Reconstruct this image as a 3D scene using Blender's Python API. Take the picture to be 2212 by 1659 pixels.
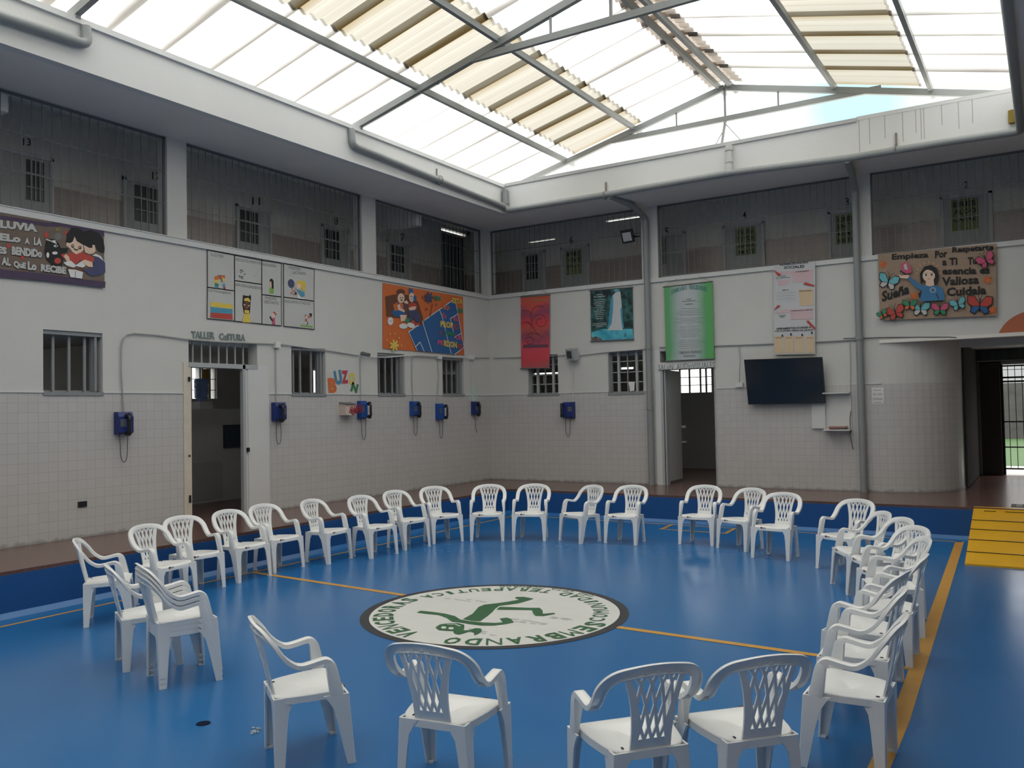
import bpy, math, random
from mathutils import Vector, Matrix
random.seed(7)
PI = math.pi
for o in list(bpy.data.objects): bpy.data.objects.remove(o)
SC = bpy.context.scene
COL = SC.collection

# ---------------------------------------------------------------- camera
F_PX, CX, CY, CZ = 1843.5, 10.133, -15.165, 1.92
def rot(axis, a): return Matrix.Rotation(a, 3, axis)
CAM_R = rot('Z', math.radians(32.235)) @ rot('X', math.radians(91.721)) @ rot('Z', math.radians(-1.09))
cam_d = bpy.data.cameras.new('camera'); cam = bpy.data.objects.new('camera', cam_d); COL.objects.link(cam)
cam_d.sensor_width = 36.0; cam_d.lens = F_PX / 2212 * 36.0; cam_d.clip_start = 0.05; cam_d.clip_end = 400
cam.matrix_world = Matrix.Translation((CX, CY, CZ)) @ CAM_R.to_4x4()
SC.camera = cam

# ---------------------------------------------------------------- world, exposure
SC.view_settings.view_transform = 'Standard'; SC.view_settings.look = 'None'
SC.view_settings.gamma = 1; SC.view_settings.use_curve_mapping = False
SC.view_settings.exposure = 0.05
SKY = 4.3
w = bpy.data.worlds.new('world'); SC.world = w; w.use_nodes = True
nt = w.node_tree; nt.nodes.clear()
def N(nt, t, **k):
    n = nt.nodes.new(t)
    for a, b in k.items(): setattr(n, a, b)
    return n
tc = N(nt, 'ShaderNodeTexCoord'); mp = N(nt, 'ShaderNodeMapping'); mp.inputs['Scale'].default_value = (1, 1, 2.2)
nz = N(nt, 'ShaderNodeTexNoise'); nz.inputs['Scale'].default_value = 2.6; nz.inputs['Detail'].default_value = 6
cr = N(nt, 'ShaderNodeValToRGB')
cr.color_ramp.elements[0].position = 0.28; cr.color_ramp.elements[0].color = (0.22, 0.36, 0.42, 1)
cr.color_ramp.elements[1].position = 0.40; cr.color_ramp.elements[1].color = (1.0, 0.985, 0.95, 1)
bg = N(nt, 'ShaderNodeBackground'); bg.inputs['Strength'].default_value = SKY
wo = N(nt, 'ShaderNodeOutputWorld')
nt.links.new(tc.outputs['Generated'], mp.inputs['Vector']); nt.links.new(mp.outputs[0], nz.inputs['Vector'])
nt.links.new(nz.outputs['Fac'], cr.inputs[0])
# overcast sky: three times brighter overhead than at the horizon
sz = N(nt, 'ShaderNodeSeparateXYZ'); nt.links.new(tc.outputs['Generated'], sz.inputs[0])
ov = N(nt, 'ShaderNodeMapRange'); ov.inputs['From Min'].default_value = 0; ov.inputs['From Max'].default_value = 1; ov.inputs['To Min'].default_value = SKY * 0.42; ov.inputs['To Max'].default_value = SKY * 1.26
nt.links.new(sz.outputs['Z'], ov.inputs['Value']); nt.links.new(ov.outputs[0], bg.inputs['Strength'])
nt.links.new(bg.outputs[0], wo.inputs['Surface'])
# a thin break in the cloud low behind the far end of the roof
dt = N(nt, 'ShaderNodeVectorMath', operation='DOT_PRODUCT'); dt.inputs[1].default_value = (CAM_R @ Vector(((1850 - 1106) / F_PX, -(212 - 829.5) / F_PX, -1))).normalized()
nt.links.new(tc.outputs['Generated'], dt.inputs[0])
bk = N(nt, 'ShaderNodeMapRange'); bk.inputs['From Min'].default_value = 0.9925; bk.inputs['From Max'].default_value = 0.9995; bk.inputs['To Max'].default_value = 0.95; nt.links.new(dt.outputs['Value'], bk.inputs['Value'])
bm = N(nt, 'ShaderNodeMix', data_type='RGBA'); bm.inputs[7].default_value = (0.20, 0.38, 0.42, 1); nt.links.new(bk.outputs[0], bm.inputs[0]); nt.links.new(cr.outputs[0], bm.inputs[6]); nt.links.new(bm.outputs[2], bg.inputs['Color'])

# ---------------------------------------------------------------- tracing of flat artwork onto its real plane
def ray(px, py): return CAM_R @ Vector(((px - 1106) / F_PX, -(py - 829.5) / F_PX, -1))
def hit(px, py, ax, val):
    d = ray(px, py); c = Vector((CX, CY, CZ)); t = (val - c[ax]) / d[ax]; return c + d * t
class Plane:                      # a wall or floor plane with its own offset; nrm points into the court
    def __init__(s, ax, val, nrm): s.ax, s.val, s.n = ax, val, Vector(nrm)
    def at(s, px, py, off=0.0):
        return hit(px, py, s.ax, s.val) + s.n * off
LW = lambda off=0.0: Plane(0, off, (1, 0, 0))
BW = lambda off=0.0: Plane(1, -off, (0, -1, 0))
FL = lambda off=0.0: Plane(2, off, (0, 0, 1))

# ---------------------------------------------------------------- materials
MATS = {}
def mat(name, col, rough=0.6, metal=0.0, noise=0.0, nscale=8.0, bump=0.0, bscale=60.0, spec=0.5, emis=None):
    if name in MATS: return MATS[name]
    m = bpy.data.materials.new(name); m.use_nodes = True; nt = m.node_tree; b = nt.nodes['Principled BSDF']
    b.inputs['Base Color'].default_value = (*col, 1); b.inputs['Roughness'].default_value = rough
    b.inputs['Metallic'].default_value = metal; b.inputs['Specular IOR Level'].default_value = spec
    g = N(nt, 'ShaderNodeNewGeometry')
    if noise:
        n1 = N(nt, 'ShaderNodeTexNoise'); n1.inputs['Scale'].default_value = nscale; n1.inputs['Detail'].default_value = 5
        nt.links.new(g.outputs['Position'], n1.inputs['Vector'])
        mx = N(nt, 'ShaderNodeMix', data_type='RGBA')
        mx.inputs[6].default_value = (*[c * (1 - noise) for c in col], 1); mx.inputs[7].default_value = (*[min(1, c * (1 + noise)) for c in col], 1)
        nt.links.new(n1.outputs['Fac'], mx.inputs[0]); nt.links.new(mx.outputs[2], b.inputs['Base Color'])
    if bump:
        n2 = N(nt, 'ShaderNodeTexNoise'); n2.inputs['Scale'].default_value = bscale; n2.inputs['Detail'].default_value = 4
        nt.links.new(g.outputs['Position'], n2.inputs['Vector'])
        bp = N(nt, 'ShaderNodeBump'); bp.inputs['Strength'].default_value = bump; bp.inputs['Distance'].default_value = 0.01
        nt.links.new(n2.outputs['Fac'], bp.inputs['Height']); nt.links.new(bp.outputs[0], b.inputs['Normal'])
    MATS[name] = m; return m
def C8(r, g, b):                  # sRGB 0-255 of the paint itself to linear
    f = lambda c: (c / 255 / 12.92) if c / 255 <= 0.04045 else ((c / 255 + 0.055) / 1.055) ** 2.4
    return (f(r), f(g), f(b))

def wall_material(name, plaster, tile, grout, ztop, tile_size, rough_tile=0.28):
    m = bpy.data.materials.new(name); m.use_nodes = True; nt = m.node_tree; b = nt.nodes['Principled BSDF']
    g = N(nt, 'ShaderNodeNewGeometry'); uv = N(nt, 'ShaderNodeUVMap')
    br = N(nt, 'ShaderNodeTexBrick'); br.offset = 0.0; br.squash = 1.0
    for k, v in (('Scale', 1.0), ('Mortar Size', 0.0032), ('Mortar Smooth', 0.3), ('Brick Width', tile_size), ('Row Height', tile_size)): br.inputs[k].default_value = v
    br.inputs['Color1'].default_value = (*tile, 1); br.inputs['Color2'].default_value = (*[c * 0.955 for c in tile], 1); br.inputs['Mortar'].default_value = (*grout, 1)
    nt.links.new(uv.outputs[0], br.inputs['Vector'])
    n1 = N(nt, 'ShaderNodeTexNoise'); n1.inputs['Scale'].default_value = 1.7; n1.inputs['Detail'].default_value = 6
    nt.links.new(g.outputs['Position'], n1.inputs['Vector'])
    pl = N(nt, 'ShaderNodeMix', data_type='RGBA'); pl.inputs[6].default_value = (*[c * 0.93 for c in plaster], 1); pl.inputs[7].default_value = (*[c * 1.04 for c in plaster], 1)
    nt.links.new(n1.outputs['Fac'], pl.inputs[0])
    sx = N(nt, 'ShaderNodeSeparateXYZ'); nt.links.new(g.outputs['Position'], sx.inputs[0])
    lt = N(nt, 'ShaderNodeMath', operation='LESS_THAN'); lt.inputs[1].default_value = ztop; nt.links.new(sx.outputs['Z'], lt.inputs[0])
    mx = N(nt, 'ShaderNodeMix', data_type='RGBA'); nt.links.new(lt.outputs[0], mx.inputs[0]); nt.links.new(pl.outputs[2], mx.inputs[6]); nt.links.new(br.outputs['Color'], mx.inputs[7])
    # mop splashes and scuffs in the lowest hand's breadth of the tiles
    n3 = N(nt, 'ShaderNodeTexNoise'); n3.inputs['Scale'].default_value = 9; n3.inputs['Detail'].default_value = 7; nt.links.new(g.outputs['Position'], n3.inputs['Vector'])
    mr = N(nt, 'ShaderNodeMapRange'); mr.inputs['From Min'].default_value = 0.447; mr.inputs['From Max'].default_value = 0.53; mr.inputs['To Min'].default_value = 0.62; mr.inputs['To Max'].default_value = 0.0
    nt.links.new(sx.outputs['Z'], mr.inputs['Value'])
    ad = N(nt, 'ShaderNodeMath', operation='ADD'); nt.links.new(n3.outputs['Fac'], ad.inputs[0]); nt.links.new(mr.outputs[0], ad.inputs[1])
    gt = N(nt, 'ShaderNodeMapRange'); gt.inputs['From Min'].default_value = 0.78; gt.inputs['From Max'].default_value = 1.05; gt.inputs['To Max'].default_value = 0.7; nt.links.new(ad.outputs[0], gt.inputs['Value'])
    dm = N(nt, 'ShaderNodeMix', data_type='RGBA'); dm.inputs[7].default_value = (*[c * 0.45 for c in tile], 1)
    nt.links.new(gt.outputs[0], dm.inputs[0]); nt.links.new(mx.outputs[2], dm.inputs[6]); nt.links.new(dm.outputs[2], b.inputs['Base Color'])
    rm = N(nt, 'ShaderNodeMapRange'); rm.inputs['To Min'].default_value = 0.75; rm.inputs['To Max'].default_value = rough_tile
    nt.links.new(lt.outputs[0], rm.inputs['Value']); nt.links.new(rm.outputs[0], b.inputs['Roughness'])
    n2 = N(nt, 'ShaderNodeTexNoise'); n2.inputs['Scale'].default_value = 45; nt.links.new(g.outputs['Position'], n2.inputs['Vector'])
    bp = N(nt, 'ShaderNodeBump'); bp.inputs['Strength'].default_value = 0.25; bp.inputs['Distance'].default_value = 0.006
    nt.links.new(n2.outputs['Fac'], bp.inputs['Height']); nt.links.new(bp.outputs[0], b.inputs['Normal'])
    return m
M_WALL = wall_material('painted_wall', (0.60, 0.60, 0.575), (0.535, 0.525, 0.51), (0.40, 0.39, 0.38), 2.227, 0.1187)
M_GAL = wall_material('gallery_wall', (0.64, 0.63, 0.60), (0.42, 0.37, 0.34), (0.30, 0.27, 0.25), 5.12, 0.1187)
M_WHITE = mat('white_paint', (0.62, 0.63, 0.62), 0.7, noise=0.05, nscale=2, bump=0.15, bscale=30)
M_FASC = mat('fascia_paint', (0.69, 0.70, 0.69), 0.75, noise=0.05, nscale=1.2, bump=0.15, bscale=25)
M_SOFF = mat('soffit_paint', (0.78, 0.76, 0.71), 0.8, noise=0.08, nscale=1.5)
M_BEIGE = mat('worn_jamb_paint', (0.62, 0.56, 0.47), 0.7, noise=0.18, nscale=5)
M_PIPE = mat('grey_pvc', (0.27, 0.29, 0.29), 0.45, noise=0.05, nscale=3)
M_STEEL = mat('painted_grey_steel', (0.40, 0.42, 0.43), 0.5, noise=0.05)
M_RSTEEL = mat('roof_steel', (0.24, 0.255, 0.25), 0.5, noise=0.06)
M_DSTEEL = mat('window_steel', (0.25, 0.265, 0.275), 0.5, noise=0.06)
M_GRILLE = mat('thin_grille_steel', (0.13, 0.135, 0.14), 0.5)
M_BLACK = mat('black_plastic', (0.015, 0.016, 0.018), 0.35)
M_DARK = mat('dark_room_paint', (0.52, 0.53, 0.52), 0.8, noise=0.06)
M_ROOM = mat('room_paint', (0.50, 0.51, 0.50), 0.8, noise=0.06)
M_WALK = mat('red_granito', (0.135, 0.070, 0.056), 0.22, noise=0.45, nscale=30)
M_RISER = mat('riser_blue', (0.012, 0.085, 0.27), 0.4, noise=0.12, nscale=1.5)
M_YEL = mat('court_yellow', (0.58, 0.30, 0.045), 0.4, noise=0.14, nscale=7)
M_RAMP = mat('ramp_yellow', (0.74, 0.40, 0.008), 0.5, noise=0.1, nscale=3)
M_CHAIR = mat('white_plastic', (0.80, 0.81, 0.80), 0.30, noise=0.02, nscale=4)
M_PHONE = mat('phone_blue', (0.010, 0.07, 0.30), 0.4)
M_PHONE2 = mat('phone_dark_blue', (0.010, 0.028, 0.17), 0.4)

def floor_material():
    m = bpy.data.materials.new('blue_epoxy'); m.use_nodes = True; nt = m.node_tree; b = nt.nodes['Principled BSDF']
    g = N(nt, 'ShaderNodeNewGeometry')
    n1 = N(nt, 'ShaderNodeTexNoise'); n1.inputs['Scale'].default_value = 0.5; n1.inputs['Detail'].default_value = 6; nt.links.new(g.outputs['Position'], n1.inputs['Vector'])
    mx = N(nt, 'ShaderNodeMix', data_type='RGBA'); mx.inputs[6].default_value = (0.014, 0.125, 0.350, 1); mx.inputs[7].default_value = (0.022, 0.165, 0.415, 1)
    nt.links.new(n1.outputs['Fac'], mx.inputs[0]); nt.links.new(mx.outputs[2], b.inputs['Base Color'])
    n2 = N(nt, 'ShaderNodeTexNoise'); n2.inputs['Scale'].default_value = 1.3; n2.inputs['Detail'].default_value = 5; nt.links.new(g.outputs['Position'], n2.inputs['Vector'])
    rr = N(nt, 'ShaderNodeMapRange'); rr.inputs['To Min'].default_value = 0.17; rr.inputs['To Max'].default_value = 0.27; nt.links.new(n2.outputs['Fac'], rr.inputs['Value']); nt.links.new(rr.outputs[0], b.inputs['Roughness'])
    b.inputs['Specular IOR Level'].default_value = 0.5
    n3 = N(nt, 'ShaderNodeTexNoise'); n3.inputs['Scale'].default_value = 2.2; n3.inputs['Detail'].default_value = 1; nt.links.new(g.outputs['Position'], n3.inputs['Vector'])
    return m
M_FLOOR = floor_material()

def sheet_material(name, col, trans, stain=None):
    # weathered translucent fibreglass: part of the light goes straight through, part is scattered
    m = bpy.data.materials.new(name); m.use_nodes = True; nt = m.node_tree; nt.nodes.remove(nt.nodes['Principled BSDF'])
    out = nt.nodes['Material Output']; tr = N(nt, 'ShaderNodeBsdfTransparent'); tl = N(nt, 'ShaderNodeBsdfTranslucent'); df = N(nt, 'ShaderNodeBsdfDiffuse')
    m1 = N(nt, 'ShaderNodeMixShader'); m1.inputs[0].default_value = trans; m2 = N(nt, 'ShaderNodeMixShader'); m2.inputs[0].default_value = 0.15
    nt.links.new(tl.outputs[0], m1.inputs[1]); nt.links.new(tr.outputs[0], m1.inputs[2]); nt.links.new(m1.outputs[0], m2.inputs[1]); nt.links.new(df.outputs[0], m2.inputs[2]); nt.links.new(m2.outputs[0], out.inputs[0])
    g = N(nt, 'ShaderNodeNewGeometry'); mp = N(nt, 'ShaderNodeMapping'); nt.links.new(g.outputs['Position'], mp.inputs['Vector'])
    mp.inputs['Scale'].default_value = (0.15, 1.0, 0.15)
    n1 = N(nt, 'ShaderNodeTexNoise'); n1.inputs['Scale'].default_value = 2.4 if stain else 1.1; n1.inputs['Detail'].default_value = 3; nt.links.new(mp.outputs[0], n1.inputs['Vector'])
    cr = N(nt, 'ShaderNodeValToRGB'); e = cr.color_ramp.elements
    if stain:
        # dirt gathers where neighbouring sheets lap (every 0.72 m) and runs down the slope
        sy = N(nt, 'ShaderNodeSeparateXYZ'); nt.links.new(g.outputs['Position'], sy.inputs[0])
        a1 = N(nt, 'ShaderNodeMath', operation='ADD'); a1.inputs[1].default_value = 0.60 + 0.72 * 60 + 0.20; nt.links.new(sy.outputs['Y'], a1.inputs[0])
        d1 = N(nt, 'ShaderNodeMath', operation='DIVIDE'); d1.inputs[1].default_value = 0.72; nt.links.new(a1.outputs[0], d1.inputs[0])
        fr = N(nt, 'ShaderNodeMath', operation='FRACT'); nt.links.new(d1.outputs[0], fr.inputs[0])
        ws = N(nt, 'ShaderNodeMath', operation='MULTIPLY_ADD'); ws.inputs[1].default_value = 0.30; nt.links.new(n1.outputs['Fac'], ws.inputs[0]); nt.links.new(fr.outputs[0], ws.inputs[2])
        e[0].position = 0.0; e[0].color = (*col, 1); e[1].position = 1.0; e[1].color = (*[c * 0.93 for c in col], 1)
        mid = tuple(c * 0.86 for c in col)
        for p, c in ((0.20, col), (0.31, stain), (0.40, stain), (0.53, col), (0.64, mid), (0.72, col), (0.86, mid)): x = e.new(p); x.color = (*c, 1)
        nt.links.new(ws.outputs[0], cr.inputs[0])
    else:
        e[0].position = 0.3; e[0].color = (*[c * 0.86 for c in col], 1); e[1].position = 0.6; e[1].color = (*col, 1)
        nt.links.new(n1.outputs['Fac'], cr.inputs[0])
    for s in (tr, tl, df): nt.links.new(cr.outputs[0], s.inputs['Color'])
    return m
M_SHEET = sheet_material('fibreglass_sheet', (0.80, 0.80, 0.79), 0.5, stain=(0.43, 0.42, 0.40))
M_SHEETD = sheet_material('stained_fibreglass', (0.32, 0.305, 0.265), 0.20, stain=(0.215, 0.175, 0.105))
M_CAP = sheet_material('ridge_fibreglass', (0.30, 0.26, 0.22), 0.25, stain=(0.15, 0.13, 0.11))

# ---------------------------------------------------------------- mesh builder
class MB:
    def __init__(s): s.v, s.f, s.m, s.mats, s.hfun = [], [], [], [], None
    def mi(s, m):
        if m not in s.mats: s.mats.append(m)
        return s.mats.index(m)
    def add(s, vs, fs, m):
        b = len(s.v); s.v += [Vector(p) for p in vs]; k = s.mi(m)
        for f in fs: s.f.append([b + i for i in f]); s.m.append(k)
    def box(s, a, b, m):
        x0, y0, z0 = [min(p, q) for p, q in zip(a, b)]; x1, y1, z1 = [max(p, q) for p, q in zip(a, b)]
        s.add([(x0, y0, z0), (x1, y0, z0), (x1, y1, z0), (x0, y1, z0), (x0, y0, z1), (x1, y0, z1), (x1, y1, z1), (x0, y1, z1)],
              [(0, 3, 2, 1), (4, 5, 6, 7), (0, 1, 5, 4), (1, 2, 6, 5), (2, 3, 7, 6), (3, 0, 4, 7)], m)
    def loft(s, rings, m, caps=True, closed=True):
        n = len(rings[0]); vs = [p for r in rings for p in r]; fs = []
        for i in range(len(rings) - 1):
            for j in range(n if closed else n - 1):
                k = (j + 1) % n; fs.append((i * n + j, i * n + k, (i + 1) * n + k, (i + 1) * n + j))
        if caps: fs.append(tuple(range(n))[::-1]); fs.append(tuple((len(rings) - 1) * n + j for j in range(n)))
        s.add(vs, fs, m)
    def bar(s, a, b, w, h, m, up=(0, 0, 1)):
        a, b = Vector(a), Vector(b); d = (b - a).normalized(); u = Vector(up)
        if abs(d.dot(u)) > 0.95: u = Vector((0, 1, 0))
        x = d.cross(u).normalized() * (w / 2); y = x.cross(d).normalized() * (h / 2)
        s.loft([[p + x + y, p - x + y, p - x - y, p + x - y] for p in (a, b)], m)
    def tube(s, pts, r, m, n=8, caps=True):
        pts = [Vector(p) for p in pts]; rings = []; nx = None
        for i, p in enumerate(pts):
            d = (pts[min(i + 1, len(pts) - 1)] - pts[max(i - 1, 0)]).normalized()
            if nx is None: nx = d.cross(Vector((0.13, 0.21, 0.97))).normalized()
            nx = (nx - d * nx.dot(d)).normalized(); ny = d.cross(nx)
            rr = r[i] if isinstance(r, (list, tuple)) else r
            rings.append([p + nx * math.cos(2 * PI * k / n) * rr + ny * math.sin(2 * PI * k / n) * rr for k in range(n)])
        s.loft(rings, m, caps)
    def lathe(s, c, prof, m, n=20):
        c = Vector(c); s.loft([[c + Vector((r * math.cos(2 * PI * k / n), r * math.sin(2 * PI * k / n), z)) for k in range(n)] for r, z in prof], m)
    def prism(s, pts, d, m):
        pts = [Vector(p) for p in pts]; d = Vector(d); n = len(pts)
        s.add(pts + [p + d for p in pts], [tuple(range(n))[::-1], tuple(range(n, 2 * n))] + [(i, (i + 1) % n, n + (i + 1) % n, n + i) for i in range(n)], m)
    def build(s, name, parent=None, smooth=None, uv=False):
        me = bpy.data.meshes.new(name)
        if parent is None:
            xs, ys, zs = [p.x for p in s.v], [p.y for p in s.v], [p.z for p in s.v]
            o0 = Vector(((min(xs) + max(xs)) / 2, (min(ys) + max(ys)) / 2, min(zs)))
        else: o0 = Vector((0, 0, 0))
        me.from_pydata([tuple(p - o0) for p in s.v], [], s.f)
        for m in s.mats: me.materials.append(m)
        me.polygons.foreach_set('material_index', s.m)
        me.update()
        if uv:
            L = me.uv_layers.new(name='UVMap')
            for p in me.polygons:
                nx, ny = abs(p.normal.x), abs(p.normal.y)
                for li in p.loop_indices:
                    co = me.vertices[me.loops[li].vertex_index].co + o0
                    h = s.hfun(co) if s.hfun else (co.y if nx > ny else co.x)
                    L.data[li].uv = (h + 0.1187 * 400, co.z - 0.447)
        if smooth is not None:
            me.polygons.foreach_set('use_smooth', [True] * len(me.polygons)); me.set_sharp_from_angle(angle=math.radians(smooth))
        o = bpy.data.objects.new(name, me); COL.objects.link(o)
        if parent is None: o.location = o0
        else: o.parent = parent; o.location = -world_loc(parent)
        return o
def world_loc(o):
    l = Vector(o.location)
    while o.parent: o = o.parent; l += o.location
    return l
def tag(o, label, cat, group=None, kind=None):
    if label: o['label'] = label
    if cat: o['category'] = cat
    if group: o['group'] = group
    if kind: o['kind'] = kind
    return o
def thing(name, label, cat, loc=(0, 0, 0), group=None, kind=None):
    o = bpy.data.objects.new(name, None); COL.objects.link(o); o.location = loc; o.empty_display_size = 0.1
    return tag(o, label, cat, group, kind)
def struct(o, label, cat=None): return tag(o, label, cat or o.name.split('_')[0].split('.')[0], kind='structure')

TXT = {}
def text_geo(s, bold=0.0):
    k = (s, bold)
    if k in TXT: return TXT[k]
    cu = bpy.data.curves.new('t', 'FONT'); cu.body = s; cu.offset = bold; cu.resolution_u = 2; cu.fill_mode = 'FRONT'
    ob = bpy.data.objects.new('t', cu); COL.objects.link(ob); dg = bpy.context.evaluated_depsgraph_get()
    me = bpy.data.meshes.new_from_object(ob.evaluated_get(dg)); vs = [Vector(v.co) for v in me.vertices]; fs = [tuple(p.vertices) for p in me.polygons]
    bpy.data.objects.remove(ob); bpy.data.curves.remove(cu); bpy.data.meshes.remove(me)
    if vs:
        x0 = min(v.x for v in vs); x1 = max(v.x for v in vs); y0 = min(v.y for v in vs); y1 = max(v.y for v in vs)
        vs = [((v.x - x0) / (x1 - x0), (v.y - y0) / (y1 - y0)) for v in vs]
    TXT[k] = (vs, fs); return TXT[k]

class Art:
    """flat painting on one real plane, drawn in layers a fraction of a millimetre apart; Z = (ox, oy, scale) of the sketch coordinates"""
    def __init__(s, plane, Z=(0, 0, 1.0), base=0.0):
        s.p, s.Z, s.k, s.mb, s.base = plane, Z, 0, MB(), base
    def P(s, x, y, off=None):
        ox, oy, sc = s.Z; return s.p.at(ox + x / sc, oy + y / sc) + s.p.n * (s.base if off is None else off)
    def off(s): s.k += 1; return s.base + 0.0012 + s.k * 0.0004
    def poly(s, m, pts):
        o = s.off(); s.mb.add([s.P(x, y, o) for x, y in pts], [tuple(range(len(pts)))], m); return s
    def disc(s, m, x, y, rx, ry=None, n=20, a=0.0):
        ry = ry or rx
        return s.poly(m, [(x + rx * math.cos(t) * math.cos(a) - ry * math.sin(t) * math.sin(a), y + rx * math.cos(t) * math.sin(a) + ry * math.sin(t) * math.cos(a)) for t in [2 * PI * i / n for i in range(n)]])
    def line(s, m, pts, w, closed=False):
        o = s.off(); P = [s.P(x, y, o) for x, y in pts]
        if closed: P.append(P[0])
        for a, b in zip(P, P[1:]):
            d = b - a
            if d.length < 1e-6: continue
            q = s.p.n.cross(d).normalized() * (w / 2); e = d.normalized() * (w * 0.2)
            s.mb.add([a - q - e, b - q + e, b + q + e, a + q - e], [(0, 1, 2, 3)], m)
        return s
    def text(s, m, t, x0, y0, x1, y1, h, bold=0.0, nl=None):
        """baseline from (x0,y0) to (x1,y1), letter height h, all in sketch units"""
        o = s.off(); A = s.P(x0, y0, o); B = s.P(x1, y1, o); T = s.P(x0, y0 - h, o)
        vs, fs = text_geo(t, bold); U = B - A; V = T - A
        s.mb.add([A + U * a + V * b for a, b in vs], fs, m); return s
    def build(s, name, parent=None): return s.mb.build(name, parent)
# ================================================================ building shell
HW, ZD, ZO, ZL, ZT, ZF = 0.447, 2.227, 3.00, 4.367, 5.754, 6.31
XR, YF = 12.3, -18.0                       # far right wall, wall behind the camera
def wall_cells(mb, axis, a0, a1, z0, z1, t0, t1, holes, m):
    """solid wall along one axis with rectangular openings cut out of it"""
    As = sorted(v for v in {a0, a1, *[v for h in holes for v in h[:2]]} if a0 <= v <= a1); Zs = sorted(v for v in {z0, z1, *[v for h in holes for v in h[2:4]]} if z0 <= v <= z1)
    for i in range(len(As) - 1):
        run = None
        for j in range(len(Zs) - 1):
            ca, cz = (As[i] + As[i + 1]) / 2, (Zs[j] + Zs[j + 1]) / 2
            solid = not any(h[0] < ca < h[1] and h[2] < cz < h[3] for h in holes)
            if solid: run = [Zs[j] if run is None else run[0], Zs[j + 1]]
            if (not solid or j == len(Zs) - 2) and run:
                if axis == 'y': mb.box((t0, As[i], run[0]), (t1, As[i + 1], run[1]), m)
                else: mb.box((As[i], t0, run[0]), (As[i + 1], t1, run[1]), m)
                run = None
# floors
b = MB(); b.box((1.534, YF, -0.12), (10.9, -1.749, 0), M_FLOOR); struct(b.build('floor'), 'shiny blue painted sports court floor')
b = MB(); b.box((-4.4, YF, -0.12), (1.534, -1.749, HW), M_WALK); b.box((-4.4, -1.749, -0.12), (12.3, 4.3, HW), M_WALK); b.box((10.9, YF, -0.12), (12.3, -1.749, HW), M_WALK)
struct(b.build('floor_walkway'), 'raised red brown walkway running round the court')
b = MB(); b.box((1.534, YF, 0), (1.542, -1.749, HW - 0.035), M_RISER); b.box((1.534, -1.757, 0), (10.9, -1.749, HW - 0.035), M_RISER); b.box((10.892, YF, 0), (10.9, -1.749, HW - 0.035), M_RISER)
struct(b.build('trim_1'), 'dark blue painted riser of the raised walkway')
M_COVE = mat('cove_blue', (0.02, 0.14, 0.38), 0.3)
b = MB()
b.add([(1.542, YF, 0.0), (1.60, YF, 0.001), (1.542, YF, 0.05), (1.542, -1.757, 0.0), (1.60, -1.815, 0.001), (1.542, -1.757, 0.05)], [(1, 2, 5, 4), (0, 1, 4, 3), (0, 2, 1), (3, 4, 5)], M_COVE)
b.add([(1.542, -1.757, 0.0), (1.60, -1.815, 0.001), (1.542, -1.757, 0.05), (10.89, -1.757, 0.0), (10.89, -1.815, 0.001), (10.89, -1.757, 0.05)], [(1, 2, 5, 4), (0, 1, 4, 3)], M_COVE)
struct(b.build('trim_2'), 'light blue cove at the foot of the riser')
# court lines (paint, a film on the floor)
def stripe(name, pts, w_, label, z=0.0012):
    m = MB()
    Lf, Rt = [], []; P = [Vector((x, y, z)) for x, y in pts]
    for i, p in enumerate(P):
        d0 = (P[i] - P[i - 1]).normalized() if i else (P[1] - P[0]).normalized(); d1 = (P[i + 1] - P[i]).normalized() if i < len(P) - 1 else d0
        t_ = (d0 + d1).normalized(); q = Vector((-t_.y, t_.x, 0)) * (w_ / 2) / max(0.3, t_.dot(d0)); p = p - d0 * w_ / 2 if i == 0 else (p + d0 * w_ / 2 if i == len(P) - 1 else p)
        Lf.append(p + q); Rt.append(p - q)
    m.loft([[l, r_, r_ + Vector((0, 0, 0.0008)), l + Vector((0, 0, 0.0008))] for l, r_ in zip(Lf, Rt)], M_YEL)
    return struct(m.build(name), label)
stripe('trim_3', [(1.85, -17.0), (1.85, -1.97), (9.02, -2.03)], 0.045, 'thin yellow court boundary line at the left and back')
stripe('trim_4', [(9.02, -2.06), (9.17, -6.0), (9.30, -9.5), (9.33, -13.0), (9.36, -17.0)], 0.105, 'wide yellow court side line on the right')
stripe('trim_5', [(1.87, -8.03), (4.45, -8.19)], 0.075, 'yellow halfway line left of the emblem', 0.002)
stripe('trim_6', [(6.76, -8.325), (9.2, -8.40)], 0.075, 'yellow halfway line right of the emblem', 0.002)
stripe('trim_7', [(4.86, -1.99), (4.90, -2.55), (5.94, -2.58), (5.90, -2.01)], 0.055, 'small yellow rectangle at the back line', 0.002)

# ---- lower and upper court walls
W1, W2, W3, W4 = (-9.555, -8.80, 2.226, 2.985), (-5.622, -4.872, 2.228, 2.985), (-3.582, -2.825, 2.236, 2.985), (-1.665, -0.931, 2.24, 2.985)
D1 = [(-7.525, -6.47, HW, 2.66), (-7.525, -6.31, 2.66, 2.985)]
PL = [(-15.62, -15.28), (-11.78, -11.46), (-7.849, -7.535), (-3.939, -3.573)]
def bays(piers, a0, a1):
    e = [a0] + [v for p in piers for v in p] + [a1]; return [(e[i], e[i + 1]) for i in range(0, len(e), 2)]
BL = bays(PL, -17.9, -0.19)
b = MB(); wall_cells(b, 'y', YF, 0.0, HW, 6.15, -0.2, 0.0, [W1, W2, W3, W4, *D1, *[(p, q, ZL, ZT) for p, q in BL]], M_WALL)
struct(b.build('wall_left', uv=True), 'white left court wall, tiled below, pillars and open gallery above')
W5, W6 = (0.965, 1.68, 2.222, 3.03), (2.806, 3.545, 2.20, 3.02)
D2 = [(3.90, 4.955, HW, 3.00)]
PB = [(3.573, 3.905), (7.424, 7.70), (11.25, 11.55)]
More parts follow.
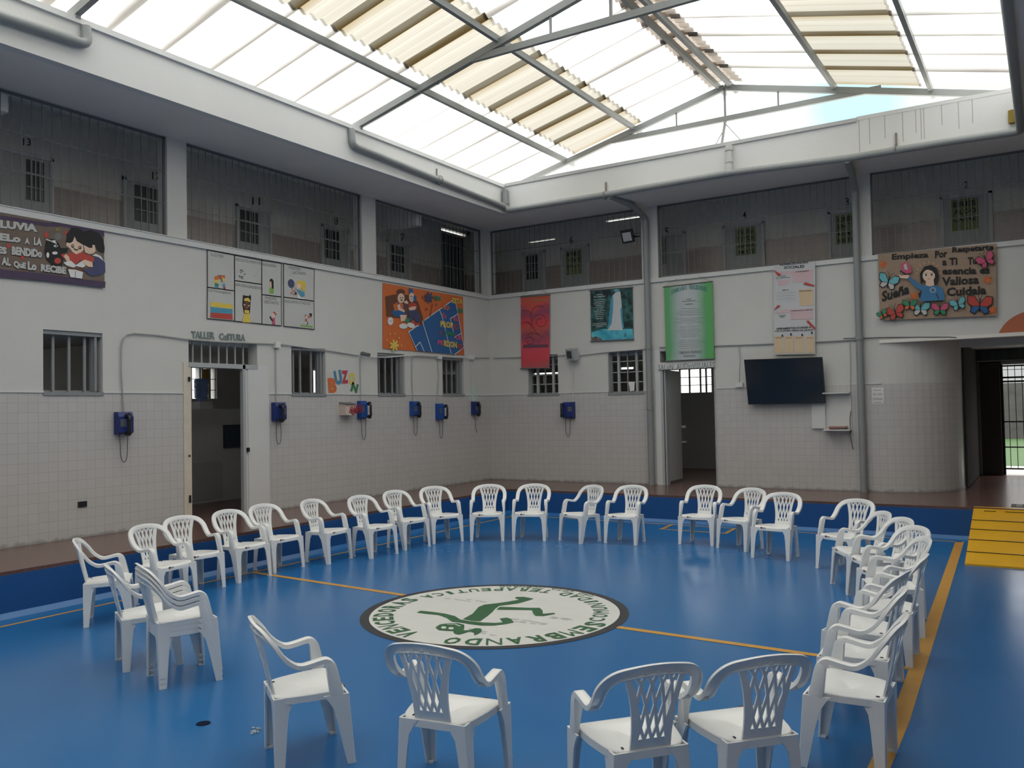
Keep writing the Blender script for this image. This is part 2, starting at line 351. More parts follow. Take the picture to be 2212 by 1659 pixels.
BB = bays(PB, 0.075, 12.3)
b = MB(); wall_cells(b, 'x', 0.0, 7.77, HW, 2.94, 0.0, 0.2, [W5, W6, *D2], M_WALL); wall_cells(b, 'x', -0.0, XR, 2.94, 6.15, 0.0, 0.2, [W5, W6, (3.90, 4.955, 2.9, 3.0), *[(p, q, ZL, ZT) for p, q in BB]], M_WALL)
struct(b.build('wall_back', uv=True), 'white back court wall, tiled below, pillars and open gallery above')
# rounded end of the lower back wall, turning into the passage
b = MB(); A = [(-PI / 2 + PI / 2 * i / 14) for i in range(15)]
for (a, c) in zip(A, A[1:]):
    P = [(7.77 + r * math.cos(t), 1.1 + r * math.sin(t)) for r, t in ((1.10, a), (1.10, c), (0.95, c), (0.95, a))]
    b.prism([(x, y, HW) for x, y in P], (0, 0, 2.94 - HW), M_WALL)
b.hfun = lambda co: 7.77 + 1.1 * (math.atan2(co.y - 1.1, co.x - 7.77) + PI / 2) if co.y < 1.1 else 9.5 + co.y - 1.1
b.box((8.72, 1.1, HW), (8.87, 4.3, 2.94), M_WALL)
struct(b.build('wall_passage', uv=True), 'rounded white tiled corner turning into the dark passage')
b = MB(); b.box((XR, YF, -0.1), (XR + 0.2, 4.5, 6.2), M_WALL); struct(b.build('wall_right', uv=True), 'white wall on the right of the court')
b = MB(); b.box((-4.4, YF - 0.2, -0.1), (XR + 0.2, YF, 6.2), M_WALL); struct(b.build('wall_front', uv=True), 'white wall behind the camera')
# sills, string course and the lip on top of the tiles
b = MB(); b.box((0, YF, 4.29), (0.035, -0.0, ZL), M_WHITE); b.box((0, -0.035, 4.29), (XR, 0, ZL), M_WHITE); b.box((-0.2, YF, ZL), (0.045, 0, ZL + 0.012), M_WHITE); struct(b.build('trim_8'), 'white sill band below the gallery openings')
b = MB()
for a, c in ((YF, W1[0]), (W1[1], -7.60), (-6.1, W2[0]), (W2[1], W3[0]), (W3[1], W4[0]), (W4[1], 0)): b.box((0, a, ZD), (0.012, c, ZD + 0.025), M_WHITE)
for a, c in ((0.012, W5[0]), (W5[1], W6[0]), (W6[1], 3.62), (5.0, 5.5), (7.3, 7.77)): b.box((a, -0.012, ZD), (c, 0, ZD + 0.025), M_WHITE)
struct(b.build('trim_9'), 'white lip along the top of the wall tiles')
# plain plaster strips beside the doors
b = MB(); b.box((0, -7.62, HW), (0.014, -7.525, 2.66), M_BEIGE); b.box((0, -6.50, HW), (0.014, -6.10, 2.66), M_WHITE); b.box((3.79, -0.014, HW), (3.90, 0, 3.0), M_WHITE); struct(b.build('trim_10'), 'plain plaster strips beside the two doors')
b = MB(); b.box((-0.03, -6.545, HW), (0.0, -6.47, 2.66), M_WHITE); struct(b.build('trim_11'), 'white strip right of the workshop door')

# ---- slabs, soffits, fascias
b = MB()
b.box((0, -16.9, ZT), (1.088, -1.06, ZT + 0.2), M_SOFF); b.box((0, -1.06, ZT), (XR, 0.0, ZT + 0.2), M_SOFF); b.box((10.05, -16.9, ZT), (XR, -1.06, ZT + 0.2), M_SOFF); b.box((0, YF, ZT), (XR, -16.9, ZT + 0.2), M_SOFF)
struct(b.build('ceiling'), 'pale grey soffit under the roof slab edge')
b = MB()
b.box((-1.6, -16.9, 6.15), (1.088, -1.06, ZF - 0.002), M_SOFF); b.box((-1.6, -1.06, 6.15), (XR + 0.2, 1.6, ZF - 0.002), M_SOFF); b.box((10.05, -16.9, 6.15), (XR + 0.2, -1.06, ZF - 0.002), M_SOFF); b.box((-1.6, YF, 6.15), (XR, -16.9, ZF - 0.002), M_SOFF)
struct(b.build('ceiling_gallery'), 'concrete roof slab over the upper gallery')
b = MB(); b.box((1.088, -16.9, ZT - 0.001), (1.208, -1.176, ZF), M_FASC); b.box((1.088, -1.176, ZT - 0.001), (10.05, -1.056, ZF), M_FASC); b.box((9.93, -16.9, ZT - 0.001), (10.05, -1.176, ZF), M_FASC); b.box((1.088, -17.0, ZT - 0.001), (10.05, -16.88, ZF), M_FASC)
struct(b.build('trim_12'), 'cream white fascia beam round the roof opening')
b = MB(); b.box((1.06, -16.9, ZF - 0.055), (1.245, -1.14, ZF + 0.01), M_FASC); b.box((1.06, -1.205, ZF - 0.03), (7.72, -1.03, ZF + 0.03), mat('flashing_grey', (0.50, 0.51, 0.51), 0.6, noise=0.1, nscale=20)); b.box((7.72, -1.18, ZF - 0.01), (10.05, -1.05, ZF + 0.05), M_FASC)
struct(b.build('trim_13'), 'rounded lip on top of the left and back fascia')
M_STREAK = mat('rust_streak', (0.45, 0.43, 0.40), 0.8)
b = MB()
for x, z in ((7.75, 5.8), (7.90, 5.9), (8.12, 5.95), (8.37, 5.85), (8.55, 5.95), (8.62, 5.84), (8.66, 5.84), (8.9, 6.0), (9.12, 5.9), (9.3, 5.95)): b.box((x, -1.1775, z), (x + 0.012, -1.176, ZF), M_STREAK)
struct(b.build('trim_14'), 'thin vertical water streaks on the right part of the back fascia')

# ---- upper gallery: floor, back walls with doors
b = MB(); b.box((-4.6, YF, 2.94), (-0.2, 1.5, 3.33), M_DARK); b.box((-0.2, 0.2, 2.94), (XR, 4.5, 3.33), M_DARK); b.box((-4.6, 1.5, 2.94), (-0.2, 4.5, 3.33), M_DARK); struct(b.build('floor_gallery'), 'concrete floor slab of the upper gallery')
S13 = (-9.42, -9.10, 4.72, 5.22)
b = MB(); wall_cells(b, 'y', YF, 0.25, 3.33, 6.15, -1.52, -1.4, [S13], M_GAL); b.box((-1.52, 0.25, 5.97), (-1.4, 1.4, 6.01), M_GAL); b.box((-1.52, 0.25, 6.07), (-1.4, 1.4, 6.15), M_GAL); b.box((-1.52, 1.2, 3.33), (-1.4, 1.4, 6.15), M_GAL)
wall_cells(b, 'x', -1.4, XR, 3.33, 6.15, 1.4, 1.52, [(2.16, 3.25, 5.915, 5.955), (0.2, 0.9, 5.7, 5.73)], M_GAL)
struct(b.build('wall_gallery', uv=True), 'grey gallery wall with brown tiled base behind the grilles')
b = MB()
for x, z in ((-0.4, 5.35),): pass
for a in (-14.0, -10.05, -2.2): b.box((-1.4, a, 5.55), (-0.2, a + 0.2, 6.15), M_SOFF)
for a in (0.35, 4.6, 8.0): b.box((a, 0.2, 5.95), (a + 0.2, 1.4, 6.15), M_SOFF)
struct(b.build('trim_15'), 'ceiling beams crossing the gallery')

# ---- rooms behind the lower walls
FWL = [(-12.4, -11.0, 2.262, 2.89), (-10.4, -9.2, 2.262, 2.89), (-7.8, -6.7, 2.262, 2.89), (-5.9, -4.7, 2.262, 2.89), (-4.13, -3.90, 2.262, 2.89), (-3.86, -3.72, 2.262, 2.89), (-3.68, -3.53, 2.262, 2.89), (-2.90, -2.60, 2.262, 2.89), (-0.80, -0.45, 2.41, 3.02), (-4.16, -3.92, 2.925, 2.965), (-2.92, -2.75, 2.935, 2.975)]  # includes unseen windows added to let light into the left rooms
b = MB(); wall_cells(b, 'y', YF, 4.5, HW, 2.94, -4.6, -4.4, [(p, q, r, min(s, 2.93)) for p, q, r, s in FWL if s < 2.94 or r < 2.9], M_DARK)
b.box((-4.4, -8.2, HW), (-0.2, -8.1, 2.94), M_ROOM);
struct(b.build('wall_workshop'), 'outer wall and partitions of the rooms on the left')
FWB = [(-3.8, -2.3, 2.26, 2.85), (3.75, 4.8, 2.243, 2.80), (2.10, 3.40, 2.243, 2.80), (2.10, 3.25, 2.862, 2.90), (-1.50, -0.70, 2.84, 2.88), (-1.165, -1.13, 2.55, 2.80), (1.03, 1.42, 2.87, 2.925), (0.825, 0.85, 2.45, 2.80)]  # some openings are unseen, added to brighten the back rooms
b = MB(); wall_cells(b, 'x', -4.4, 8.87, HW, 2.94, 4.3, 4.45, FWB, M_DARK)
b.box((4.98, 0.2, HW), (5.08, 4.3, 2.94), M_DARK); b.box((8.95, 4.3, HW), (9.32, 4.45, 2.94), M_DARK)
wall_cells(b, 'x', 8.87, XR, HW, 2.94, 4.3, 4.45, [(9.32, 11.6, HW, 2.63)], M_DARK)
struct(b.build('wall_rooms'), 'outer wall and partitions of the rooms at the back')
b = MB(); b.box((8.95, 4.12, HW), (9.30, 4.2, 2.66), mat('dark_brown_door', (0.06, 0.055, 0.052), 0.95, spec=0.1)); struct(b.build('door_passage'), 'dark door leaf folded back beside the passage gate', 'door')
b = MB(); b.box((8.872, 1.16, HW + 0.02), (8.91, 4.1, 2.90), mat('dark_brown_door', (0.06, 0.055, 0.052), 0.95, spec=0.1)); struct(b.build('door_folded'), 'dark folded gate leaf added along the passage wall to darken it', 'door')  # folded gate leaf, put in to darken a passage wall that was too bright
# passage soffit edge
b = MB(); b.box((7.77, -0.02, 2.90), (XR, 0.2, 2.955), M_SOFF); b.box((8.8, 0.9, 2.82), (XR, 1.0, 2.94), M_DARK); struct(b.build('trim_16'), 'shaded edge of the slab over the passage')

# ---- outside
b = MB(); b.box((-70, -70, -0.5), (80, 90, -0.13), mat('outside_ground', (0.22, 0.22, 0.20), 0.9)); struct(b.build('floor_outside'), 'bare ground around the building')
b = MB(); b.box((6.5, 4.5, 0.0), (20, 7.2, 0.43), mat('pale_path', (0.30, 0.30, 0.29), 0.8, noise=0.06)); struct(b.build('floor_path'), 'pale concrete path outside the gate')
b = MB(); b.box((3, 7.2, -0.1), (30, 23.9, 0.40), mat('grass', (0.022, 0.062, 0.010), 0.9, noise=0.45, nscale=6)); tag(b.build('lawn'), 'bright green lawn seen through the passage gate', 'grass', kind='stuff')
b = MB(); b.box((2, 24, 0.0), (40, 24.3, 2.6), mat('grey_outer_wall', (0.055, 0.055, 0.052), 0.9, noise=0.5, nscale=3)); tag(b.build('boundary_wall'), 'weathered grey boundary wall beyond the lawn', 'wall')
# ================================================================ windows, doors, grilles
def win_left(n, H, bars, label, shutter=False):
    y0, y1, z0, z1 = H; t = thing('window_%d' % n, label, 'window', (-0.1, (y0 + y1) / 2, z0), kind='structure')
    f = MB(); w_ = 0.035
    f.box((-0.16, y0, z0), (-0.11, y0 + w_, z1), M_DSTEEL); f.box((-0.16, y1 - w_, z0), (-0.11, y1, z1), M_DSTEEL); f.box((-0.16, y0, z1 - w_), (-0.11, y1, z1), M_DSTEEL); f.box((-0.16, y0, z0), (-0.11, y1, z0 + w_), M_DSTEEL)
    f.box((-0.13, y0, z1 - 0.05), (-0.02, y1, z1), M_DSTEEL)
    f.build('frame', t)
    s = MB(); s.box((-0.19, y0 - 0.005, z0 - 0.03), (0.015, y1 + 0.005, z0 + 0.012), M_DSTEEL); s.build('sill', t)
    for y in bars: q = MB(); q.box((-0.10, y - 0.014, z0), (-0.075, y + 0.014, z1), M_DSTEEL); q.build('bar', t)
    if shutter: q = MB(); q.box((-0.15, y1 - 0.09, z0 + 0.02), (-0.03, y1 - 0.06, z1 - 0.03), M_DSTEEL); q.build('casement', t)
    return t
win_left(1, W1, (-9.39, -9.19, -8.99, -8.885), 'barred grey steel window at the far left', True)
win_left(2, W2, (-5.51, -5.36, -5.12, -4.97), 'barred grey steel window beside the coloured paper letters', True)
win_left(3, W3, (-3.45, -3.28, -3.09, -2.95), 'barred grey steel window below the orange mural', True)
win_left(4, W4, (-1.56, -1.42, -1.24, -1.05), 'barred grey steel window nearest the corner on the left wall', True)
def win_back(n, H, label, notice=False):
    x0, x1, z0, z1 = H; t = thing('window_%d' % n, label, 'window', ((x0 + x1) / 2, 0.1, z0), kind='structure'); w_ = 0.035
    f = MB(); f.box((x0, 0.11, z0), (x0 + w_, 0.16, z1), M_DSTEEL); f.box((x1 - w_, 0.11, z0), (x1, 0.16, z1), M_DSTEEL); f.box((x0, 0.11, z1 - w_), (x1, 0.16, z1), M_DSTEEL); f.box((x0, 0.11, z0), (x1, 0.16, z0 + w_), M_DSTEEL); f.build('frame', t)
    s = MB(); s.box((x0 - 0.01, -0.015, z0 - 0.03), (x1 + 0.02, 0.19, z0 + 0.015), M_DSTEEL); s.build('sill', t)
    for u in (0.24, 0.76): q = MB(); x = x0 + (x1 - x0) * u; q.box((x - 0.024, 0.10, z0), (x + 0.024, 0.15, z1), M_STEEL); q.build('casement_stile', t)
    q = MB(); xm = x0 + (x1 - x0) * 0.5; q.box((xm - 0.012, 0.10, z0), (xm + 0.012, 0.13, z1), M_DSTEEL); q.build('bar', t)
    q = MB()
    for u in (0.26, 0.50, 0.76): z = z0 + (z1 - z0) * u; q.box((x0, 0.115, z - 0.008), (x1, 0.125, z + 0.008), M_STEEL)
    q.build('glazing_bars', t)
    q = MB(); q.box((x0 + 0.005, 0.02, z0 + 0.01), (x0 + 0.012, 0.19, z1), M_STEEL); q.build('reveal', t)
win_back(5, W5, 'grey steel window partly behind the red banner'); win_back(6, W6, 'grey steel window beside the grey downpipe')
b = MB(); p = BW(-0.09); pts = [p.at(x, y) for x, y in ((1357, 825), (1371, 825), (1370, 844), (1361, 845))]; b.prism(pts, (0, 0.004, 0), mat('paper_white', (0.72, 0.72, 0.70), 0.8)); tag(b.build('paper_notice'), 'blank white paper stuck inside the window by the downpipe', 'notice')

# far windows of the rooms
t = thing('window_7', 'bright barred window at the far side of the workshop', 'window', (-4.45, -3.8, 2.26), kind='structure')
q = MB()
for z in (2.44, 2.66): q.box((-4.47, -4.14, z - 0.006), (-4.44, -2.6, z + 0.006), M_BLACK)
for y in (-4.13, -3.88, -3.70, -3.52): q.box((-4.47, y - 0.02, 2.262), (-4.43, y + 0.02, 2.89), M_BLACK)
q.build('bars', t)
M_CURT = mat('ochre_curtain', (0.42, 0.26, 0.07), 0.9, noise=0.2)
q = MB(); q.box((-4.40, -3.86, 2.27), (-4.385, -3.73, 2.86), M_CURT); tag(q.build('curtain'), 'ochre curtain at the far workshop window', 'curtain')
t = thing('window_8', 'bright barred window at the far side of the audiovisual room', 'window', (2.75, 4.3, 2.24), kind='structure')
q = MB()
for z in (2.42, 2.61): q.box((2.10, 4.31, z - 0.008), (3.40, 4.34, z + 0.008), M_DSTEEL)
for x in (2.34, 2.62, 2.86, 3.13, 3.27): q.box((x - 0.018, 4.30, 2.243), (x + 0.018, 4.34, 2.80), M_DSTEEL)
q.build('bars', t)

# ---- door 1 (workshop): frame, barred transom, folded hardware
t = thing('door_1', 'tall grey steel doorway of the sewing workshop, standing open', 'door', (0, -7.05, HW), kind='structure')
f = MB(); f.box((-0.05, -7.525, HW), (0.012, -7.495, 2.66), M_BEIGE); f.box((-0.04, -6.60, HW), (0.02, -6.55, 2.66), M_STEEL); f.box((-0.14, -7.535, 2.60), (0.02, -6.31, 2.665), M_STEEL); f.build('door_frame', t)
for i in range(7): q = MB(); y = -7.40 + i * 0.148; q.box((-0.09, y - 0.008, 2.66), (-0.07, y + 0.008, 2.985), M_STEEL); q.build('transom_bar', t)
q = MB(); q.box((-0.02, -7.55, 2.40), (0.03, -7.52, 2.46), M_BLACK); q.box((-0.02, -7.55, 0.72), (0.03, -7.52, 0.82), M_BLACK); q.box((-0.02, -7.55, 1.35), (0.02, -7.525, 1.38), M_BLACK); q.build('hinge', t)
q = MB(); q.box((0.0, -6.53, 1.37), (0.04, -6.50, 1.43), M_BLACK); q.build('bolt', t)
# ---- door 2 (audiovisual room): frame, leaf half open, transom, name board
t = thing('door_2', 'grey steel door of the audiovisual room, leaf swung inward', 'door', (3.93, 0, HW), kind='structure')
f = MB(); f.box((3.90, -0.01, HW), (3.945, 0.15, 2.62), M_STEEL); f.box((3.96, 0.02, HW), (3.985, 0.15, 2.60), M_STEEL); f.box((4.935, 0.0, HW), (4.96, 0.15, 3.0), M_STEEL); f.box((3.90, 0.0, 2.97), (4.96, 0.15, 3.0), M_STEEL); f.build('door_frame', t)
lf = MB(); a, c = Vector((3.965, 0.16, HW + 0.05)), Vector((3.905, 1.00, HW + 0.05)); d = (c - a).normalized(); n_ = Vector((d.y, -d.x, 0)) * 0.035
lf.prism([a, c, c - n_, a - n_], (0, 0, 2.12), mat('door_leaf_grey', (0.50, 0.51, 0.50), 0.5, noise=0.05)); leaf = lf.build('door_leaf', t)
q = MB(); h = a + d * 0.80; q.bar(h + Vector((0, 0, 1.02)) + n_ * 0.2, h + Vector((0.06, 0, 1.02)) + n_ * 1.2, 0.02, 0.05, M_STEEL); q.bar(h + Vector((0, 0, 0.72)), h + Vector((0.07, 0, 0.72)) + n_, 0.02, 0.03, M_STEEL); q.build('door_handle', leaf)
q = MB(); q.box((3.86, -0.035, 2.62), (4.965, 0.0, 2.755), M_WHITE); bd = q.build('name_board', t)
A_ = Art(BW(0.036)); A_.text(mat('sign_grey', (0.20, 0.25, 0.24), 0.7), 'SALoN  AUDioViSUALES', 1422, 800, 1544, 794, 12, 0.012); tag(A_.build('lettering', bd), 'grey hand-cut letters', None)

# ---- gallery grilles
def grille(name, axis, a0, a1, label, n0=ZL + 0.012):
    t = thing(name, label, 'grille', ((0, (a0 + a1) / 2, n0) if axis == 'y' else ((a0 + a1) / 2, 0, n0)), group='security grilles of the upper gallery')
    def bx(mb, p, q, z0, z1, d0, d1):
        if axis == 'y': mb.box((-d1, p, z0), (-d0, q, z1), M_GRILLE)
        else: mb.box((p, d0, z0), (q, d1, z1), M_GRILLE)
    f = MB(); bx(f, a0, a0 + 0.025, n0, ZT, 0.04, 0.07); bx(f, a1 - 0.025, a1, n0, ZT, 0.04, 0.07); bx(f, a0, a1, ZT - 0.03, ZT, 0.04, 0.07); bx(f, a0, a1, n0, n0 + 0.022, 0.04, 0.07); f.build('frame', t)
    n = int(round((a1 - a0) / 0.119)); v = MB()
    for i in range(1, n): x = a0 + (a1 - a0) * i / n; bx(v, x - 0.0032, x + 0.0032, n0, ZT, 0.05, 0.0565)
    v.build('vertical_rods', t)
    for z in (4.83, 5.285): q = MB(); bx(q, a0, a1, z - 0.005, z + 0.005, 0.044, 0.054); q.build('cross_rod', t)
    return t
LG = ['security grille over the gallery bay behind the camera', 'security grille over the gallery bay out of sight on the left', 'security grille over the leftmost gallery bay, doors 13 and 12 behind', 'security grille over the left gallery bay with door 11 behind', 'security grille over the left gallery bay next to the corner']
for (a, c), l in zip(BL, LG): grille('security_grille', 'y', a, c, l)
LGB = ['security grille over the back gallery bay next to the corner, door 6 behind', 'security grille over the back gallery bay with doors 4 and 3 behind', 'security grille over the rightmost gallery bay with door 2 behind', 'security grille over the gallery end bay at the far right']
for (a, c), l in zip(BB, LGB): grille('security_grille', 'x', a, c, l)

# ---- gallery doors
M_GD = mat('gallery_door_grey', (0.40, 0.42, 0.43), 0.6, noise=0.05); M_GDF = mat('gallery_door_frame', (0.52, 0.54, 0.55), 0.6)
M_POST = mat('old_poster_green', (0.20, 0.23, 0.11), 0.8, noise=0.25, nscale=14); M_INK = mat('black_ink', (0.02, 0.02, 0.022), 0.7); M_GLASSD = mat('dark_pane', (0.035, 0.04, 0.04), 0.35)
def gdoor(n, axis, a0, a1, wa, wb, num, npx, label, poster=None):
    t = thing('door_%d' % n, label, 'door', ((-1.4, (a0 + a1) / 2, 3.33) if axis == 'y' else ((a0 + a1) / 2, 1.4, 3.33)), kind='structure')
    def bx(mb, p, q, z0, z1, d, m, d0=0.0):
        if axis == 'y': mb.box((-1.4 + d0, p, z0), (-1.4 + d, q, z1), m)
        else: mb.box((p, 1.4 - d0, z0), (q, 1.4 - d, z1), m)
    f = MB(); bx(f, a0 - 0.05, a0, 3.33, 5.48, 0.05, M_GDF); bx(f, a1, a1 + 0.05, 3.33, 5.48, 0.05, M_GDF); bx(f, a0 - 0.05, a1 + 0.05, 5.44, 5.50, 0.05, M_GDF); f.build('door_frame', t)
    l = MB(); bx(l, a0, a1, 3.33, 5.44, 0.03, M_GD); leaf = l.build('door_leaf', t)
    z0, z1 = 4.86, 5.40
    w_ = MB(); bx(w_, wa, wb, z0, z1, 0.036, M_POST if poster else M_GLASSD); win = w_.build('window', leaf); 
    q = MB(); k = 4
    for i in range(1, k): x = wa + (wb - wa) * i / k; bx(q, x - 0.006, x + 0.006, z0, z1, 0.05, M_GDF, 0.036)
    if not poster:
        for z in (5.03, 5.22): bx(q, wa, wb, z - 0.005, z + 0.005, 0.05, M_GDF, 0.036)
    q.build('window_bars', leaf)
    if poster:
        pl = Plane(0, -1.4, (1, 0, 0)) if axis == 'y' else Plane(1, 1.4, (0, -1, 0)); a_ = Art(pl, base=0.037)
        for i, ln in enumerate(poster):
            o = a_.off(); P0 = ((-1.4, wa + 0.03, z1 - 0.13 - 0.13 * i) if axis == 'y' else (wa + 0.03, 1.4, z1 - 0.13 - 0.13 * i)); U = (Vector((0, 1, 0)) if axis == 'y' else Vector((1, 0, 0))) * (wb - wa - 0.06); vs, fs = text_geo(ln, 0.02)
            a_.mb.add([Vector(P0) + a_.p.n * o + U * x_ + Vector((0, 0, 0.085)) * y_ for x_, y_ in vs], fs, M_INK)
        tag(a_.build('lettering', win), 'black hand lettering on the poster', None)
    pl = Plane(0, -1.4, (1, 0, 0)) if axis == 'y' else Plane(1, 1.4, (0, -1, 0)); a_ = Art(pl, base=0.002)
    x, y = npx; wd = 7 * len(num) + (1 if len(num) > 1 else 0); sc = 1.15
    if num: a_.text(M_INK, num, x - wd * sc / 2, y + 8 + (0.16 * wd if axis == 'y' else -0.1 * wd) * 0.5, x + wd * sc / 2, y + 8 + (0.3 * wd if axis == 'y' else -0.16 * wd) * 0.5, 16, 0.01); 
    if num: a_.build('number', t)
LE = ['ESTE', 'ES TU', 'CUPO']
gdoor(3, 'y', -9.45, -8.70, -9.02, -8.78, '13', (58, 305), 'gallery door numbered 13 beside the bright barred opening')
gdoor(4, 'y', -7.56, -6.86, -7.42, -7.02, '12', (337, 378), 'gallery door numbered 12 at the right end of the leftmost bay')
gdoor(5, 'y', -5.48, -4.82, -5.45, -5.05, '11', (553, 433), 'gallery door numbered 11 in the middle left bay')
gdoor(6, 'y', -3.50, -2.85, -3.46, -3.08, '8', (726, 477), 'gallery door numbered 8 at the right end of the middle left bay', None)
gdoor(7, 'y', -1.62, -0.95, -1.55, -1.12, '7', (870, 512), 'gallery door numbered 7 in the left bay near the corner', None)
gdoor(8, 'x', 1.10, 1.70, 1.18, 1.57, '6', (1234, 519), 'gallery door numbered 6 in the back bay near the corner', ['FE', 'VIVE', 'HOY'])
gdoor(9, 'x', 4.78, 5.50, 4.98, 5.38, '4', (1608, 465), 'gallery door numbered 4 with a green lettered poster', ['VALORA', 'TU VIDA', 'SIEMPRE', 'AMATE'])
gdoor(10, 'x', 6.78, 7.40, 6.87, 7.22, '3', (1830, 436), 'gallery door numbered 3 beside the right downpipe, partly hidden', ['CREE', 'EN TI', 'MISMA', 'HOY'])
gdoor(11, 'x', 8.66, 9.35, 8.78, 9.19, '2', (2087, 400), 'gallery door numbered 2 with a green lettered poster above the butterfly banner', ['ERES', 'ALGO', 'CAPAZ'])
gdoor(12, 'x', 3.30, 3.9, 3.41, 3.52, '5', (1440, 500), 'gallery door partly hidden behind the pillar of the left downpipe')
gdoor(13, 'x', 0.10, 0.6, 0.16, 0.45, '', (1100, 540), 'gallery door in the dark corner of the back gallery')
t = thing('window_9', 'bright barred opening beside gallery door 13', 'window', (-1.4, -9.26, 4.72), kind='structure')
q = MB()
for y in (-9.33, -9.24, -9.16): q.box((-1.45, y - 0.008, 4.72), (-1.43, y + 0.008, 5.22), M_BLACK)
for z in (4.88, 4.97, 5.1): q.box((-1.45, -9.42, z - 0.008), (-1.43, -9.10, z + 0.008), M_BLACK)
q.build('bars', t)
t = thing('corner_gate', 'dark barred gate closing the gallery corner on the left', 'gate', (-1.45, 0.7, 3.33))
q = MB()
for i in range(11): y = 0.28 + i * 0.092; q.box((-1.47, y - 0.012, 3.33), (-1.45, y + 0.012, 5.97), M_DSTEEL)
q.build('bars', t); q = MB(); q.box((-1.50, 0.25, 3.33), (-1.47, 1.2, 5.97), mat('gate_sheet_dark', (0.05, 0.055, 0.06), 0.7)); q.build('sheet', t)

# ---- passage gate
t = thing('passage_gate', 'black steel grille gate at the end of the passage, garden beyond', 'gate', (10.3, 4.32, HW))
f = MB()
for z, h in ((2.60, 0.03), (2.37, 0.035), (2.29, 0.035), (1.497, 0.03), (0.996, 0.025), (0.57, 0.03)): f.box((9.32, 4.32, z - h / 2), (11.6, 4.35, z + h / 2), M_BLACK)
f.box((9.32, 4.32, HW), (9.345, 4.35, 2.63), M_BLACK); f.build('rails', t)
f = MB(); x = 9.43
while x < 11.6: f.box((x - 0.006, 4.33, 0.57), (x + 0.006, 4.342, 2.62), M_BLACK); x += 0.119
f.build('bars', t)
f = MB(); f.box((9.32, 4.33, 2.52), (11.6, 4.34, 2.53), M_BLACK); f.build('wire', t)
t = thing('transom_grille', 'dark green barred panel above the passage door', 'grille', (10, 4.15, 2.7))
f = MB(); f.box((8.87, 4.13, 2.69), (XR, 4.15, 2.71), M_DSTEEL); x = 8.98
f.box((8.87, 4.13, 2.93), (XR, 4.15, 2.94), M_DSTEEL)
f.build('frame', t); f = MB()
while x < XR: f.box((x - 0.006, 4.135, 2.7), (x + 0.006, 4.148, 2.94), M_BLACK); x += 0.125
f.build('bars', t); f = MB(); f.box((8.88, 4.16, 2.68), (XR, 4.18, 2.94), mat('transom_sheet', (0.04, 0.06, 0.055), 0.5)); f.build('sheet', t)
